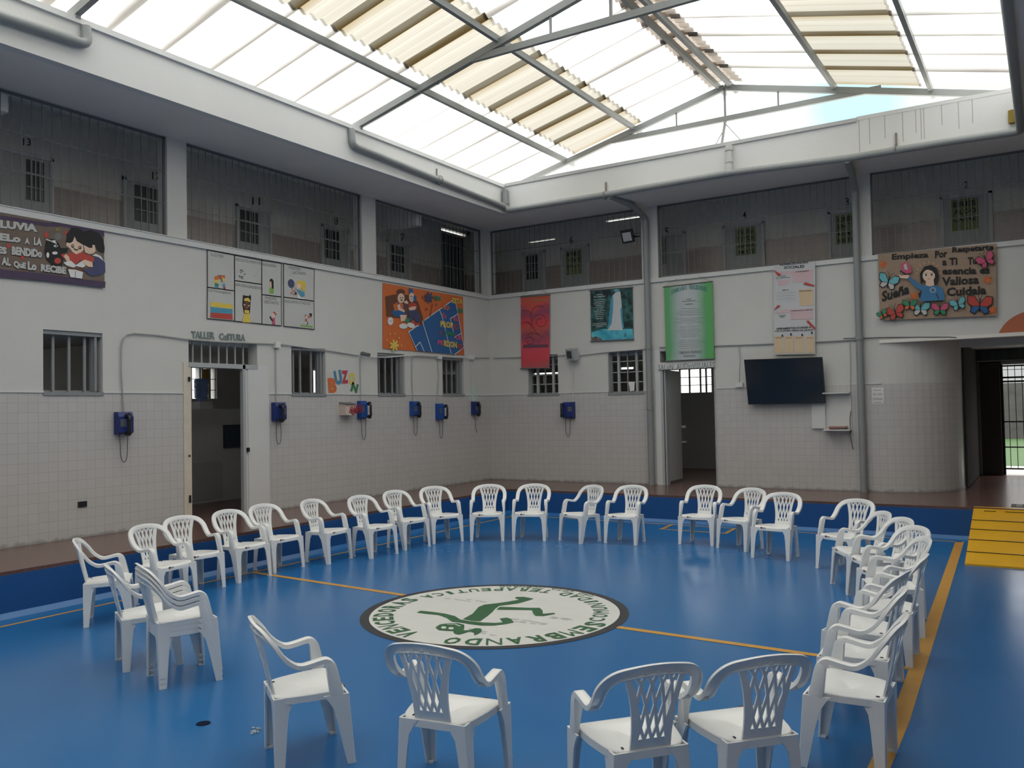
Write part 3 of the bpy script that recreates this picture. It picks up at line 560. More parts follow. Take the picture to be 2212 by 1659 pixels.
# ================================================================ plastic armchairs
def catmull(P, n=5):
    out = []
    for i in range(len(P) - 1):
        a, b, c, d = P[max(i - 1, 0)], P[i], P[i + 1], P[min(i + 2, len(P) - 1)]
        for k in range(n):
            t = k / n
            out.append(tuple(0.5 * (2 * b[j] + (c[j] - a[j]) * t + (2 * a[j] - 5 * b[j] + 4 * c[j] - d[j]) * t * t + (3 * b[j] - a[j] - 3 * c[j] + d[j]) * t ** 3) for j in range(len(b))))
    out.append(tuple(P[-1])); return out
def back_y(x, z):                  # the curved back plane: leans back, wraps forward at the sides
    t = (z - 0.39) / 0.39; return -0.150 - 0.108 * t + 1.1 * x * x * min(1, max(0, t + 0.3))
def make_chair():
    root = thing('plastic_armchair', '', '', (0, 0, 0))
    m = M_CHAIR
    # ---- seat: dished shell with a turned down rim
    sb = MB(); NP = 48
    def outline(a, s=1.0):
        c, sn = math.cos(a), math.sin(a); e = 0.36
        x = math.copysign(abs(c) ** e, c); y = math.copysign(abs(sn) ** e, sn)
        hw = 0.218 + 0.020 * y if y > 0 else 0.218 + 0.040 * y
        return x * hw * s, 0.035 + y * 0.197 * s
    def ring(s, dz):
        out = []
        for k in range(NP):
            x, y = outline(2 * PI * k / NP, s); f = (y - 0.035) / 0.197
            z = 0.398 + 0.010 * f - 0.020 * max(0, f - 0.75) / 0.25 * s - 0.014 * max(0, 1 - s) ** 0.5 * (1 - f * f * 0.4) + dz
            out.append((x, y, z))
        return out
    sb.loft([ring(0.02, -0.014), ring(0.25, -0.002), ring(0.5, 0), ring(0.75, 0), ring(0.9, 0.001), ring(0.975, 0.001), ring(1.0, -0.005), ring(1.006, -0.04), ring(0.985, -0.04), ring(0.97, -0.012), ring(0.6, -0.014), ring(0.02, -0.020)], m)
    # shallow texture panel of fine grooves on the seat
    seat = sb.build('seat', root, 40)
    # ---- back: arched rim and lattice
    bb = MB()
    half = catmull([(0.234, 0.000, 0.5565, 0.0, 0.050, 0.026), (0.235, -0.040, 0.560, 0.0, 0.052, 0.026), (0.238, -0.085, 0.586, 0.0, 0.054, 0.026), (0.240, -0.122, 0.622, 0.08, 0.056, 0.025), (0.235, -0.155, 0.670, 0.25, 0.057, 0.022), (0.213, -0.190, 0.714, 0.55, 0.056, 0.020), (0.172, -0.217, 0.743, 0.88, 0.054, 0.020), (0.112, -0.240, 0.758, 1.2, 0.053, 0.020), (0.045, -0.249, 0.766, 1.45, 0.052, 0.020), (0.0, -0.250, 0.767, 1.5708, 0.052, 0.020)], 4)
    full = [(x, y, z, a, w_, t) for x, y, z, a, w_, t in half] + [(-x, y, z, PI - a, w_, t) for x, y, z, a, w_, t in half[::-1][1:]]
    rings = []
    for i, (x, y, z, a, w_, t) in enumerate(full):
        p = Vector((x, y, z)); q0 = Vector(full[max(i - 1, 0)][:3]); q1 = Vector(full[min(i + 1, len(full) - 1)][:3]); d = (q1 - q0).normalized()
        wd = Vector((math.cos(a), -0.22 * math.sin(a), math.sin(a))); wd = (wd - d * wd.dot(d)).normalized(); td = d.cross(wd)
        # section: shallow channel, rounded outer edge
        sec = [(-0.5, -0.45), (-0.46, 0.40), (-0.30, 0.5), (0.30, 0.5), (0.46, 0.35), (0.5, -0.1), (0.5, -0.5), (0.43, -0.5), (0.36, 0.0), (-0.36, 0.0), (-0.43, -0.5)]
        s_ = 1 if td.dot(Vector((0, 1, 0.6))) > 0 else -1
        rings.append([p + wd * (u * w_) + td * (v * t * s_) for u, v in sec])
    bb.loft(rings, m)
    # lattice: two solid stiles and eight crossing ribbons
    def strip(pts, w_, th=0.011):
        R = []
        for i, (x, z) in enumerate(pts):
            x0, z0 = pts[max(i - 1, 0)]; x1, z1 = pts[min(i + 1, len(pts) - 1)]
            d = Vector((x1 - x0, z1 - z0)).normalized(); nx, nz = -d.y, d.x; ww = w_[i] if isinstance(w_, list) else w_
            A = (x + nx * ww / 2, z + nz * ww / 2); B = (x - nx * ww / 2, z - nz * ww / 2)
            R.append([(A[0], back_y(*A) - th / 2, A[1]), (A[0], back_y(*A) + th / 2, A[1]), (B[0], back_y(*B) + th / 2, B[1]), (B[0], back_y(*B) - th / 2, B[1])])
        bb.loft(R, m)
    for s in (-1, 1):
        st = catmull([(0.086, 0.372), (0.083, 0.42), (0.085, 0.49), (0.093, 0.56), (0.105, 0.63), (0.120, 0.69), (0.136, 0.742)], 3)
        strip([(s * x, z) for x, z in st], [0.030 + 0.004 * abs(i / 9 - 1) for i in range(len(st))])
    strip([(-0.10, 0.400), (0.10, 0.400)], 0.068)
    za, zb, zc, zt = 0.697, 0.600, 0.492, 0.756
    for k in (-3, -1, 1, 3):
        x = k * 0.0165
        for dx in (-1, 1):
            kk = k + dx
            strip([(kk * 0.028, zt), (k * 0.0250, za), ((k - dx) * 0.0220, zb)], 0.0150, 0.009)
            strip([((k + dx) * 0.0220, zb), (k * 0.0200, zc), ((k - dx) * 0.0185, 0.432)], 0.0150, 0.009)
    back = bb.build('backrest', root, 40)
    # ---- arms with their front posts
    for s in (1, -1):
        ab = MB()
        path = catmull([(0.247, 0.172, 0.320, 0.014, 0.060), (0.247, 0.163, 0.385, 0.026, 0.074), (0.2455, 0.151, 0.450, 0.032, 0.068), (0.241, 0.139, 0.520, 0.045, 0.058), (0.239, 0.129, 0.553, 0.049, 0.048), (0.237, 0.106, 0.574, 0.051, 0.034), (0.236, 0.070, 0.571, 0.052, 0.030), (0.234, 0.020, 0.561, 0.053, 0.030), (0.234, -0.020, 0.556, 0.053, 0.030), (0.234, -0.052, 0.563, 0.0525, 0.029)], 4)
        rr = []
        for i, (x, y, z, wx, th) in enumerate(path):
            q0, q1 = path[max(i - 1, 0)], path[min(i + 1, len(path) - 1)]; d = Vector((0, q1[1] - q0[1], q1[2] - q0[2])).normalized(); n_ = Vector((0, d.z, -d.y))
            sec = [(-0.5, -0.45), (-0.5, 0.35), (-0.4, 0.5), (0.35, 0.5), (0.5, 0.35), (0.5, -0.45), (0.40, -0.5), (-0.40, -0.5)]
            c = Vector((s * x, y, z)); rr.append([c + Vector((u * wx * s, 0, 0)) + n_ * (v * th) for u, v in sec])
        ab.loft(rr, m); ab.build('armrest', root, 45)
    # ---- legs: L-shaped columns, outer corner turned to the chair's corner
    def leg(top, foot, sx, sy):
        lb = MB(); R = []
        for t in (0, 0.08, 0.2, 0.4, 0.65, 0.9, 0.96, 1.0):
            c = Vector(top[:3]).lerp(Vector(foot[:3]), t); fl = 0.05 * max(0, 1 - t / 0.25) ** 1.6
            la = top[3] + (foot[3] - top[3]) * t + fl; lb_ = top[4] + (foot[4] - top[4]) * t + fl * 0.8; th = 0.010
            q = [(0.004, 0), (la, 0), (la, th), (th, th), (th, lb_), (0, lb_), (0, 0.004)]
            R.append([(sx * (c.x - u), c.y - sy * v, c.z) for u, v in q])
        lb.loft(R, m)
        f = Vector(foot[:3]); lb.box((sx * f.x, f.y, 0), (sx * (f.x - foot[3] * 0.9), f.y - sy * foot[4] * 0.9, 0.012), m)
        lb.build('leg', root, 35)
    for s in (1, -1):
        leg((0.260, 0.229, 0.386, 0.078, 0.098), (0.251, 0.264, 0.0, 0.041, 0.046), s, 1)
        leg((0.186, -0.165, 0.384, 0.062, 0.085), (0.210, -0.160, 0.0, 0.042, 0.048), s, -1)
    k = MB(); k.box((0.10, 0.2352, 0.372), (0.125, 0.2372, 0.392), mat('brown_sticker', (0.18, 0.07, 0.05), 0.5)); k.box((0.06, 0.2352, 0.377), (0.095, 0.2362, 0.387), mat('grey_sticker', (0.30, 0.30, 0.30), 0.5)); tag(k.build('sticker', root), 'small brown maker\'s sticker', None)
    k = MB(); k.box((-0.128, -0.130, 0.3885), (-0.120, -0.112, 0.3925), M_BLACK); tag(k.build('slot', root), 'dark slot in the rear corner of the seat', None)
    return root
CH = make_chair()
G_CH = 'white plastic armchairs set out in a circle on the court'
def dup(root, loc, rz, label):
    r = root.copy(); COL.objects.link(r); r.location = loc; r.rotation_euler = (0, 0, rz); r['label'] = label
    for ch in list(root.children):
        c = ch.copy(); COL.objects.link(c); c.parent = r
    return r
CHAIRS = [
 (2.51, -10.37, 323.2, 'white plastic armchair at the far left end, facing right beside the riser'),
 (4.06, -11.04, 334.8, 'single white plastic armchair just behind the stack of three, facing right'),
 (2.27, -9.59, 278.2, 'white plastic armchair right behind the stack, first in the row along the left riser'),
 (1.98, -8.99, 263.7, 'white plastic armchair second along the left riser, in front of the workshop door'),
 (1.98, -8.33, 271.1, 'white plastic armchair by the yellow halfway line end, third along the left riser'),
 (1.90, -7.72, 269.2, 'white plastic armchair just past the halfway line end, fourth along the left riser'),
 (2.04, -7.00, 276.4, 'white plastic armchair standing apart, fifth along the left riser'),
 (2.32, -6.41, 265.0, 'white plastic armchair sixth along the left riser, touching the next chair'),
 (2.29, -5.66, 262.2, 'white plastic armchair seventh along the left riser, between two chairs that nearly touch it'),
 (2.42, -5.00, 243.0, 'white plastic armchair last of the left row, turned toward the back corner'),
 (2.96, -4.52, 208.4, 'white plastic armchair facing the camera squarely, first of the back row beside the corner'),
 (3.54, -4.22, 199.3, 'white plastic armchair facing the camera squarely, second of the back row'),
 (4.32, -4.08, 157.3, 'white plastic armchair turned to the left, third of the back row'),
 (4.95, -3.92, 180.4, 'white plastic armchair fourth of the back row, left of the wide gap'),
 (5.92, -3.56, 181.3, 'white plastic armchair just right of the wide gap in the back row'),
 (6.57, -3.74, 158.7, 'white plastic armchair turned left, partly hidden behind the chair below the television'),
 (7.16, -4.21, 171.7, 'white plastic armchair below the right end of the television, last of three'),
 (8.08, -4.66, 154.1, 'white plastic armchair farthest back in the right column, facing half left'),
 (8.43, -5.69, 120.4, 'white plastic armchair second from the back in the right column, overlapping the farthest one'),
 (8.69, -6.15, 125.3, 'white plastic armchair third from the back in the right column'),
 (8.89, -6.74, 129.8, 'white plastic armchair fourth from the back in the right column'),
 (8.99, -7.35, 111.0, 'white plastic armchair fifth from the back in the right column, nested among others'),
 (9.07, -8.18, 90.3, 'white plastic armchair sixth from the back in the right column, rear foot near yellow line'),
 (9.03, -8.90, 81.6, 'white plastic armchair seventh from the back in the right column, showing its shaded rear'),
 (9.10, -9.50, 91.8, 'white plastic armchair second nearest in the right column, facing left'),
 (9.20, -10.24, 90.2, 'white plastic armchair nearest in the right column, large profile facing left'),
 (6.49, -11.71, 326.4, 'white plastic armchair in the foreground left, alone in profile facing right'),
 (7.465, -11.62, 9.0, 'foreground white plastic armchair seen from behind, just below the round floor emblem'),
 (8.445, -11.46, 49.0, 'foreground white plastic armchair seen from behind, left one of the touching front pair'),
 (8.845, -11.09, 47.0, 'foreground white plastic armchair seen from behind, right one of the touching front pair'),
]
for i, (x, y, a, lab) in enumerate(CHAIRS):
    r = CH if i == 0 else dup(CH, (x, y, 0), 0, lab)
    r.location = (x, y, 0); r.rotation_euler = (0, 0, math.radians(a)); tag(r, lab, 'chair', G_CH)
for k, lab in enumerate(['bottom white plastic armchair of the stack of three, its feet on the floor', 'middle white plastic armchair of the stack of three', 'top white plastic armchair of the stack of three, its bright seat visible']):
    r = dup(CH, (4.65, -11.16, 0.036 * k), math.radians(337.4), lab)
# ================================================================ roof
XM = 5.52
def rz(x): return 7.435 - 0.2436 * abs(x - XM)          # centre line of the rafters
TY = [-0.75, -5.3, -9.85, -14.4]
LT = ['painted steel roof truss at the far end, over the back fascia', 'painted steel roof truss crossing the upper middle of the picture', 'painted steel roof truss touching the top left corner', 'painted steel roof truss above and behind the camera']
for y, lab in zip(TY, LT):
    t = thing('roof_truss', lab, 'truss', (XM, y, 6.9), group='steel trusses of the roof')
    for s in (-1, 1):
        q = MB(); q.bar((XM, y, rz(XM)), (XM + s * 4.42, y, rz(XM + 4.42)), 0.07, 0.10, M_RSTEEL); q.build('rafter', t)
    q = MB(); q.bar((3.32, y, 6.895), (8.03, y, 6.875), 0.06, 0.09, M_RSTEEL); q.build('tie_beam', t)
    q = MB(); q.bar((XM, y, 7.40), (XM, y, 6.86), 0.035, 0.035, M_RSTEEL); q.build('king_post', t)
    for x in (4.63, 6.43): q = MB(); q.bar((x, y, rz(x)), (x, y, 6.9), 0.028, 0.028, M_RSTEEL); q.build('hanger', t)
    q = MB()
    for s in (-1, 1):
        z1 = ZF if True else 0; q.bar((XM + s * 4.30, y, rz(XM + 4.30)), (XM + s * 4.30, y, ZF - 0.01), 0.06, 0.06, M_RSTEEL)
    q.build('foot', t)
    if y == TY[0]:
        q = MB(); q.bar((XM, y, 6.86), (XM, y - 0.25, 6.33), 0.04, 0.04, M_RSTEEL); q.bar((XM, y, 6.75), (XM - 0.12, y - 0.3, 6.33), 0.012, 0.012, M_RSTEEL); q.bar((XM, y, 6.80), (XM + 0.38, y - 0.3, 6.33), 0.012, 0.012, M_RSTEEL); q.build('strut', t)
PX = [(2.35, 'roof purlin over the left slope, lower one'), (3.79, 'roof purlin over the left slope, upper one'), (5.42, 'roof purlin left of the ridge, one of the close pair'), (5.62, 'roof purlin right of the ridge, one of the close pair'), (7.33, 'roof purlin over the right slope, upper one'), (8.73, 'roof purlin over the right slope, lower one')]
for x, lab in PX:
    q = MB(); z = rz(x) + 0.055; q.box((x - 0.03, -17.5, z - 0.045), (x + 0.03, -0.40, z + 0.045), M_RSTEEL); tag(q.build('roof_purlin'), lab, 'purlin', 'steel purlins under the roof sheets')
PITCH, COVER = 0.18, 0.72
def sheet(name, x0, x1, y, dz, m, lift=0.0, amp=0.026, n=5):
    q = MB(); NY = n * 6; rows = []
    for j in range(NY + 1):
        yy = y - j * PITCH / 6; ph = 2 * PI * j / 6; zz = amp * math.cos(ph)
        rows.append([(x, yy, rz(x) + 0.135 + zz + dz + lift) for x in (x0, x1)])
    q.loft(rows, m, caps=False, closed=False); return q.build(name, smooth=60)
ROWS = [(0.92, 2.55, M_SHEET, 0, 'translucent white roof sheet in the eave row of the left slope'), (2.50, 3.92, M_SHEETD, 0.012, 'brown stained roof sheet in the middle row of the left slope'), (3.87, 5.40, M_SHEET, 0.024, 'translucent white roof sheet in the ridge row of the left slope'),
        (5.66, 7.28, M_SHEET, 0.024, 'translucent white roof sheet in the ridge row of the right slope'), (7.24, 8.60, M_SHEETD, 0.012, 'brown stained roof sheet in the middle row of the right slope'), (8.56, 10.12, M_SHEET, 0, 'translucent white roof sheet in the eave row of the right slope')]
for x0, x1, m, dz, lab in ROWS:
    src = None
    for k in range(23):
        y = -0.60 - k * COVER; lift = 0.003 * (k % 2)
        if src is None: o = src = sheet('roof_sheet', x0, x1, y, dz, m)
        else: o = src.copy(); COL.objects.link(o); o.location = src.location + Vector((0, -k * COVER, lift))
        tag(o, lab, 'roof sheet', lab.replace('translucent white roof sheet', 'white roof sheets').replace('brown stained roof sheet', 'stained roof sheets'))
src = None
for k in range(23):
    if src is None:
        q = MB(); rows = []
        for j in range(31):
            yy = -0.62 - j * PITCH / 6; zz = 0.026 * math.cos(2 * PI * j / 6); rows.append([(x, yy, rz(x) + 0.18 + zz) for x in (XM - 0.30, XM, XM + 0.30)])
        q.loft(rows, M_CAP, caps=False, closed=False); src = o = q.build('ridge_cap')
    else: o = src.copy(); COL.objects.link(o); o.location = src.location + Vector((0, -k * COVER, 0.004 * (k % 2)))
    tag(o, 'brown corrugated ridge cap piece along the roof ridge', 'ridge cap', 'ridge cap pieces')

# ================================================================ rain pipes
def pipe(name, pts, r, label, clamps=(), m=M_PIPE, cat='pipe', group=None, n=12):
    t = thing(name, label, cat, Vector(pts[0]), group)
    q = MB(); q.tube(catmull([tuple(p) for p in pts], 1) if False else pts, r, m, n); q.build('tube', t, 50)
    for c, d in clamps:
        k = MB(); c = Vector(c); d = Vector(d).normalized() * 0.03; k.tube([c - d, c + d], r * 1.18, m, n); k.build('coupling', t, 50)
    return t
def bend(pts, r=0.09, n=4):
    P = [Vector(p) for p in pts]; out = [P[0]]
    for a, b_, c in zip(P, P[1:], P[2:]):
        u, v = (a - b_), (c - b_); rr = min(r, u.length * 0.45, v.length * 0.45); p0, p1 = b_ + u.normalized() * rr, b_ + v.normalized() * rr
        for i in range(n + 1): s = i / n; out.append(p0.lerp(b_, s).lerp(b_.lerp(p1, s), s))
    out.append(P[-1]); return out
xl, yb, r = 1.208 + 0.065, -1.176 - 0.065, 0.055
pipe('rain_pipe', bend([(xl - 0.03, -5.53, 6.24), (xl, -5.53, 5.99), (xl, -3.4, 5.93), (xl, -1.30, 5.87)]), r, 'grey rain pipe along the left fascia ending at the corner', [((xl, -3.4, 5.93), (0, 1, 0))])
pipe('rain_pipe', bend([(xl - 0.03, -9.76, 6.24), (xl, -9.76, 6.03), (xl, -13.0, 5.92), (xl, -16.0, 5.87)]), r, 'grey rain pipe on the left fascia running out of the picture', [])
pipe('rain_pipe', bend([(xl + 0.01, yb - 0.01, 6.20), (xl + 0.01, yb, 5.79), (3.5, yb, 5.78), (5.72, yb, 5.80), (7.6, yb, 5.72), (9.0, yb, 5.72), (9.90, yb, 5.70), (9.90, -3.0, 5.72), (9.90, -16.0, 5.75)], 0.12), r, 'long grey rain pipe under the back fascia, turning along the right one', [((3.40, yb, 5.78), (1, 0, 0)), ((xl + 0.01, yb, 5.95), (0, 0, 1))])
pipe('rain_pipe', [(5.72, yb + 0.01, 6.26), (5.72, yb, 6.05), (5.72, yb, 5.82)], 0.055, 'short pale upright pipe piece on the middle of the back fascia', [((5.72, yb, 6.2), (0, 0, 1)), ((5.72, yb, 6.0), (0, 0, 1))], m=mat('pale_pvc', (0.52, 0.53, 0.52), 0.5))
pipe('downpipe', bend([(3.50, yb, 5.76), (3.63, -0.55, 5.70), (3.70, -0.075, 5.52), (3.70, -0.075, HW)]), 0.058, 'grey downpipe on the back wall left of the audiovisual room door', [((3.70, -0.075, 3.05), (0, 0, 1)), ((3.70, -0.075, 1.9), (0, 0, 1))])
pipe('downpipe', bend([(7.58, yb, 5.70), (7.52, -0.55, 5.66), (7.47, -0.075, 5.48), (7.47, -0.075, HW)]), 0.058, 'grey downpipe on the back wall right of the television', [((7.47, -0.075, 3.0), (0, 0, 1))])
for x, z0, z1, lab in ((3.42, 5.70, 6.02, 'small rusty hanger above the back rain pipe, near the corner'), (8.28, 5.62, 6.0, 'small rusty hanger above the back rain pipe, at the right')):
    q = MB(); q.box((x - 0.012, -1.20, z0 + 0.14), (x + 0.012, -1.176, z1), mat('rusty_steel', (0.22, 0.19, 0.17), 0.7)); q.tube([(x + 0.062 * math.sin(a), yb, 5.765 + 0.075 * math.cos(a)) for a in [i * PI / 8 for i in range(17)]] if False else [(x, yb + 0.075 * math.sin(a), 5.76 + 0.075 * math.cos(a)) for a in [i * PI / 8 for i in range(17)]], 0.008, mat('rusty_steel', (0.2, 0.2, 0.2)), 5); tag(q.build('pipe_hanger'), lab, 'bracket', 'pipe hangers')
q = MB(); q.box((1.2085, -3.36, 5.98), (1.225, -3.34, 6.14), mat('rusty_steel', (0.2, 0.2, 0.2))); q.tube([(xl + 0.075 * math.sin(a), -3.35, 5.93 + 0.075 * math.cos(a)) for a in [i * PI / 8 for i in range(17)]], 0.008, mat('rusty_steel', (0.2, 0.2, 0.2)), 5); tag(q.build('pipe_hanger'), 'small rusty hanger round the left fascia pipe', 'bracket', 'pipe hangers')
q = MB(); q.tube([(9.80, yb + 0.02, 5.84), (9.80, yb + 0.02, 6.02)], 0.052, mat('yellow_tape', (0.25, 0.18, 0.02), 0.7), 10); tag(q.build('wrapped_pipe_stub'), 'pipe stub wrapped in yellow tape at the right fascia corner', 'pipe')

# ================================================================ conduits and ledge shadow lines on the walls
M_COND = mat('conduit_grey', (0.40, 0.41, 0.41), 0.5); M_CONDW = mat('conduit_white', (0.68, 0.69, 0.68), 0.5)
def cond(plane, pts, label, r=0.010, m=None, name='cable_conduit', cat='conduit'):
    q = MB(); q.tube([plane.at(x, y) for x, y in pts], r, m or M_COND, 6); return tag(q.build(name, smooth=60), label, cat)
L, B_ = LW(0.022), BW(0.022)
cond(L, [(268, 893), (265, 850), (262, 800), (262, 752), (265, 735), (274, 723), (290, 720), (340, 724), (404, 733), (480, 739), (540, 741), (592, 743)], 'thin grey conduit arching from the leftmost phone over the workshop door')
cond(L, [(596, 752), (596, 800), (597, 871)], 'thin upright conduit down to the phone right of the workshop door', 0.008)
cond(L, [(602, 743), (660, 751), (720, 759), (775, 768)], 'thin grey conduit above the window with the paper letters beside it')
cond(L, [(778, 770), (779, 820), (780, 868)], 'thin upright conduit down to the phone beside the letter box', 0.008)
cond(LW(0.05), [(784, 768), (808, 771), (835, 772), (870, 769), (900, 767), (950, 769), (1015, 773)], 'white cable sagging across the top of the third window', 0.013, M_CONDW)
cond(L, [(892, 869), (890, 820), (890, 778), (892, 771), (900, 770), (943, 773)], 'thin conduit looping down to the phone right of the third window', 0.008)
cond(L, [(945, 776), (948, 815), (943, 873)], 'thin conduit down to the phone below the fourth window', 0.008)
cond(L, [(1017, 775), (1019, 820), (1022, 868)], 'thin white conduit down to the corner phone', 0.009, M_CONDW)
cond(L, [(1022, 773), (1058, 773)], 'thin conduit reaching the corner on the left wall', 0.008)
cond(B_, [(1066, 773), (1125, 772), (1190, 769), (1222, 767)], 'thin conduit on the back wall behind the red banner', 0.009)
cond(B_, [(1252, 768), (1300, 762), (1398, 754)], 'thin conduit over the back wall window', 0.009)
cond(B_, [(1424, 750), (1500, 748), (1600, 745), (1680, 742), (1760, 739), (1850, 734)], 'thin tube drawn for the ledge shadow line above the television', 0.012)  # tube stands in for the shadow line where the upper wall projects
cond(B_, [(1238, 778), (1238, 820), (1237, 868)], 'white conduit below the grey junction box down to a phone', 0.011, M_CONDW)
cond(B_, [(1596, 748), (1599, 775), (1597, 800), (1597, 826)], 'thin cable down to the socket left of the television', 0.006)
cond(B_, [(1836, 738), (1837, 780), (1837, 848)], 'thin cable right of the television down to the shelf', 0.006)
cond(BW(0.03), [(1838, 888), (1836, 905), (1837, 925), (1836, 940), (1839, 955), (1842, 970)], 'short dark cable dangling beside the wall shelf', 0.007, M_GRILLE, 'loose_cable', 'cable')
cond(B_, [(1822, 731), (1860, 731), (1900, 729), (2050, 728), (2066, 729)], 'dark tube drawn for the shadow line across the top of the rounded wall', 0.008, M_GRILLE)  # no cable: the ledge's shadow line built as a dark tube
def wbox(plane, x0, y0, x1, y1, d, m, name, label, cat, group=None):
    q = MB(); P = [plane.at(x, y) for x, y in ((x0, y0), (x1, y0), (x1, y1), (x0, y1))]; zs = (min(p.z for p in P) + 0 * 0); 
    a, c = P[0], P[2]; q.box(a, c + plane.n * d, m); return tag(q.build(name), label, cat, group)
wbox(LW(0.001), 590, 738, 601, 752, 0.06, M_CONDW, 'junction_box', 'small white junction box right of the workshop door', 'junction box', 'junction boxes')
wbox(LW(0.001), 941, 767, 950, 776, 0.06, M_CONDW, 'junction_box', 'small white junction box below the orange mural', 'junction box', 'junction boxes')
wbox(LW(0.001), 1013, 767, 1020, 777, 0.06, M_CONDW, 'junction_box', 'small white junction box near the corner on the left wall', 'junction box', 'junction boxes')
wbox(BW(0.001), 1590, 827, 1606, 836, 0.05, M_CONDW, 'wall_socket', 'small white socket box left of the television', 'socket')
wbox(LW(0.001), 168, 1084, 187, 1094, 0.012, M_BLACK, 'wall_vent', 'small dark rectangular vent low in the tiled left wall', 'vent')
t = thing('security_camera', 'small dark camera on the conduit above the paper letters', 'camera', LW().at(782, 764))
c0 = LW(0.03).at(782, 763); q = MB(); q.box(c0 + Vector((-0.03, -0.02, -0.02)), c0 + Vector((0.03, 0.02, 0.02)), M_STEEL); q.build('mount', t)
q = MB(); q.tube([c0 + Vector((0.0, 0.0, 0.0)), c0 + Vector((0.16, 0.01, -0.04))], 0.033, M_GRILLE, 10); q.build('body', t)
# grey box with dark opening on the back wall
t = thing('wall_lamp_box', 'grey tilted lamp box with dark glass on the back wall above a phone', 'lamp', (2.0, -0.05, 2.95))
q = MB(); c0 = BW(0.12).at(1236, 765); Mx = Matrix.Rotation(0.25, 4, 'X') @ Matrix.Rotation(-0.35, 4, 'Z')
def obox(q, c, s, M, m):
    vs = [c + (M.to_3x3() @ Vector((x * s[0] / 2, y * s[1] / 2, z * s[2] / 2))) for z in (-1, 1) for x, y in ((-1, -1), (1, -1), (1, 1), (-1, 1))]
    q.add(vs, [(0, 3, 2, 1), (4, 5, 6, 7), (0, 1, 5, 4), (1, 2, 6, 5), (2, 3, 7, 6), (3, 0, 4, 7)], m)
obox(q, c0, (0.22, 0.13, 0.23), Mx, M_STEEL); q.build('housing', t)
q = MB(); obox(q, c0 + Mx.to_3x3() @ Vector((-0.02, -0.068, 0)), (0.14, 0.006, 0.15), Mx, mat('lamp_glass_dark', (0.06, 0.065, 0.065), 0.25)); q.build('glass', t)
q = MB(); q.box((c0.x - 0.03, -0.08, c0.z - 0.03), (c0.x + 0.03, 0, c0.z + 0.03), M_STEEL); q.build('bracket', t)
# black floodlight on the gallery grille
t = thing('floodlight', 'black floodlight clipped to the grille beside the left downpipe', 'lamp', (3.35, 0.0, 5.1))
c0 = Vector((3.33, -0.10, 5.22)); Mx = Matrix.Rotation(0.45, 4, 'X') @ Matrix.Rotation(0.15, 4, 'Z')
q = MB(); obox(q, c0, (0.24, 0.07, 0.25), Mx, M_BLACK); q.build('housing', t)
q = MB(); obox(q, c0 + Mx.to_3x3() @ Vector((0, -0.037, 0.0)), (0.17, 0.004, 0.17), Mx, mat('lamp_glass_pale', (0.45, 0.46, 0.46), 0.15)); q.build('glass', t)
q = MB(); q.bar(c0 + Vector((-0.13, 0, 0)), c0 + Vector((-0.13, 0.15, 0)), 0.02, 0.02, M_BLACK); q.bar(c0 + Vector((0.13, 0, 0)), c0 + Vector((0.13, 0.15, 0)), 0.02, 0.02, M_BLACK); q.bar(c0 + Vector((-0.13, 0.15, 0)), c0 + Vector((0.2, 0.15, 0.0)), 0.02, 0.02, M_BLACK); q.build('bracket', t)

# ================================================================ wall phones
def phone(axis, u, z, hs, w_, h_, d_, m, label, cord=1, hsd=0.0):
    """u centre along the wall, z top; hs = sideways place of the handset"""
    def P(a, d, zz): return Vector((d, u + a, zz)) if axis == 'y' else Vector((u + a, -d, zz))
    t = thing('wall_telephone', label, 'telephone', P(0, 0, z - h_), group='blue wall telephones')
    q = MB(); q.prism([P(-w_ / 2, 0, z), P(-w_ / 2, d_ * 0.75, z), P(-w_ / 2, d_, z - 0.06), P(-w_ / 2, d_, z - h_ + 0.03), P(-w_ / 2, d_ * 0.6, z - h_), P(-w_ / 2, 0, z - h_)], P(w_ / 2, 0, 0) - P(-w_ / 2, 0, 0), m); q.build('body', t)
    q = MB(); a0, a1 = (0.0, w_ / 2 - 0.02) if hs < 0 else (-w_ / 2 + 0.02, 0.0)
    q.box(P(a0, d_, z - 0.19), P(a1, d_ + 0.004, z - 0.09), mat('keypad_grey', (0.10, 0.11, 0.13), 0.4)); q.build('keypad', t)
    q = MB(); hz = z - 0.05; pts = [P(hs, d_ + 0.035, hz), P(hs, d_ + 0.06, hz - 0.035), P(hs, d_ + 0.052, hz - 0.11), P(hs, d_ + 0.06, hz - 0.19), P(hs, d_ + 0.032, hz - 0.225)]
    q.tube(bend(pts, 0.03, 2), 0.021, M_BLACK, 8); q.tube([P(hs, d_ + 0.0, hz), P(hs, d_ + 0.045, hz)], 0.034, M_BLACK, 10); q.tube([P(hs, d_ + 0.0, hz - 0.225), P(hs, d_ + 0.045, hz - 0.225)], 0.034, M_BLACK, 10); q.build('handset', t, 50)
    q = MB()
    if cord == 1:
        Lc = 0.36; pts = [P(hs * 0.3 + (0.048 if hs >= 0 else -0.048), d_ * 0.6, z - h_ + 0.01)] + [P((0.048 * math.cos(PI * s) * (1 + 0.3 * math.sin(PI * s))) * (1 if hs >= 0 else -1) + hs * 0.3, 0.05, z - h_ - Lc * math.sin(PI * s) ** 0.6) for s in [i / 14 for i in range(1, 14)]] + [P(hs * 0.3 - (0.048 if hs >= 0 else -0.048), 0.03, z - h_ + 0.01)]
    else: pts = [P(-0.05, 0.04, z - h_), P(0.0, 0.04, z - h_ - 0.1), P(0.0, 0.03, z - h_ - 0.25), P(0.07, 0.03, z - h_ - 0.37)]
    q.tube(pts, 0.0055, mat('cord_grey', (0.10, 0.10, 0.10), 0.5), 6); q.build('cord', t)
    return t
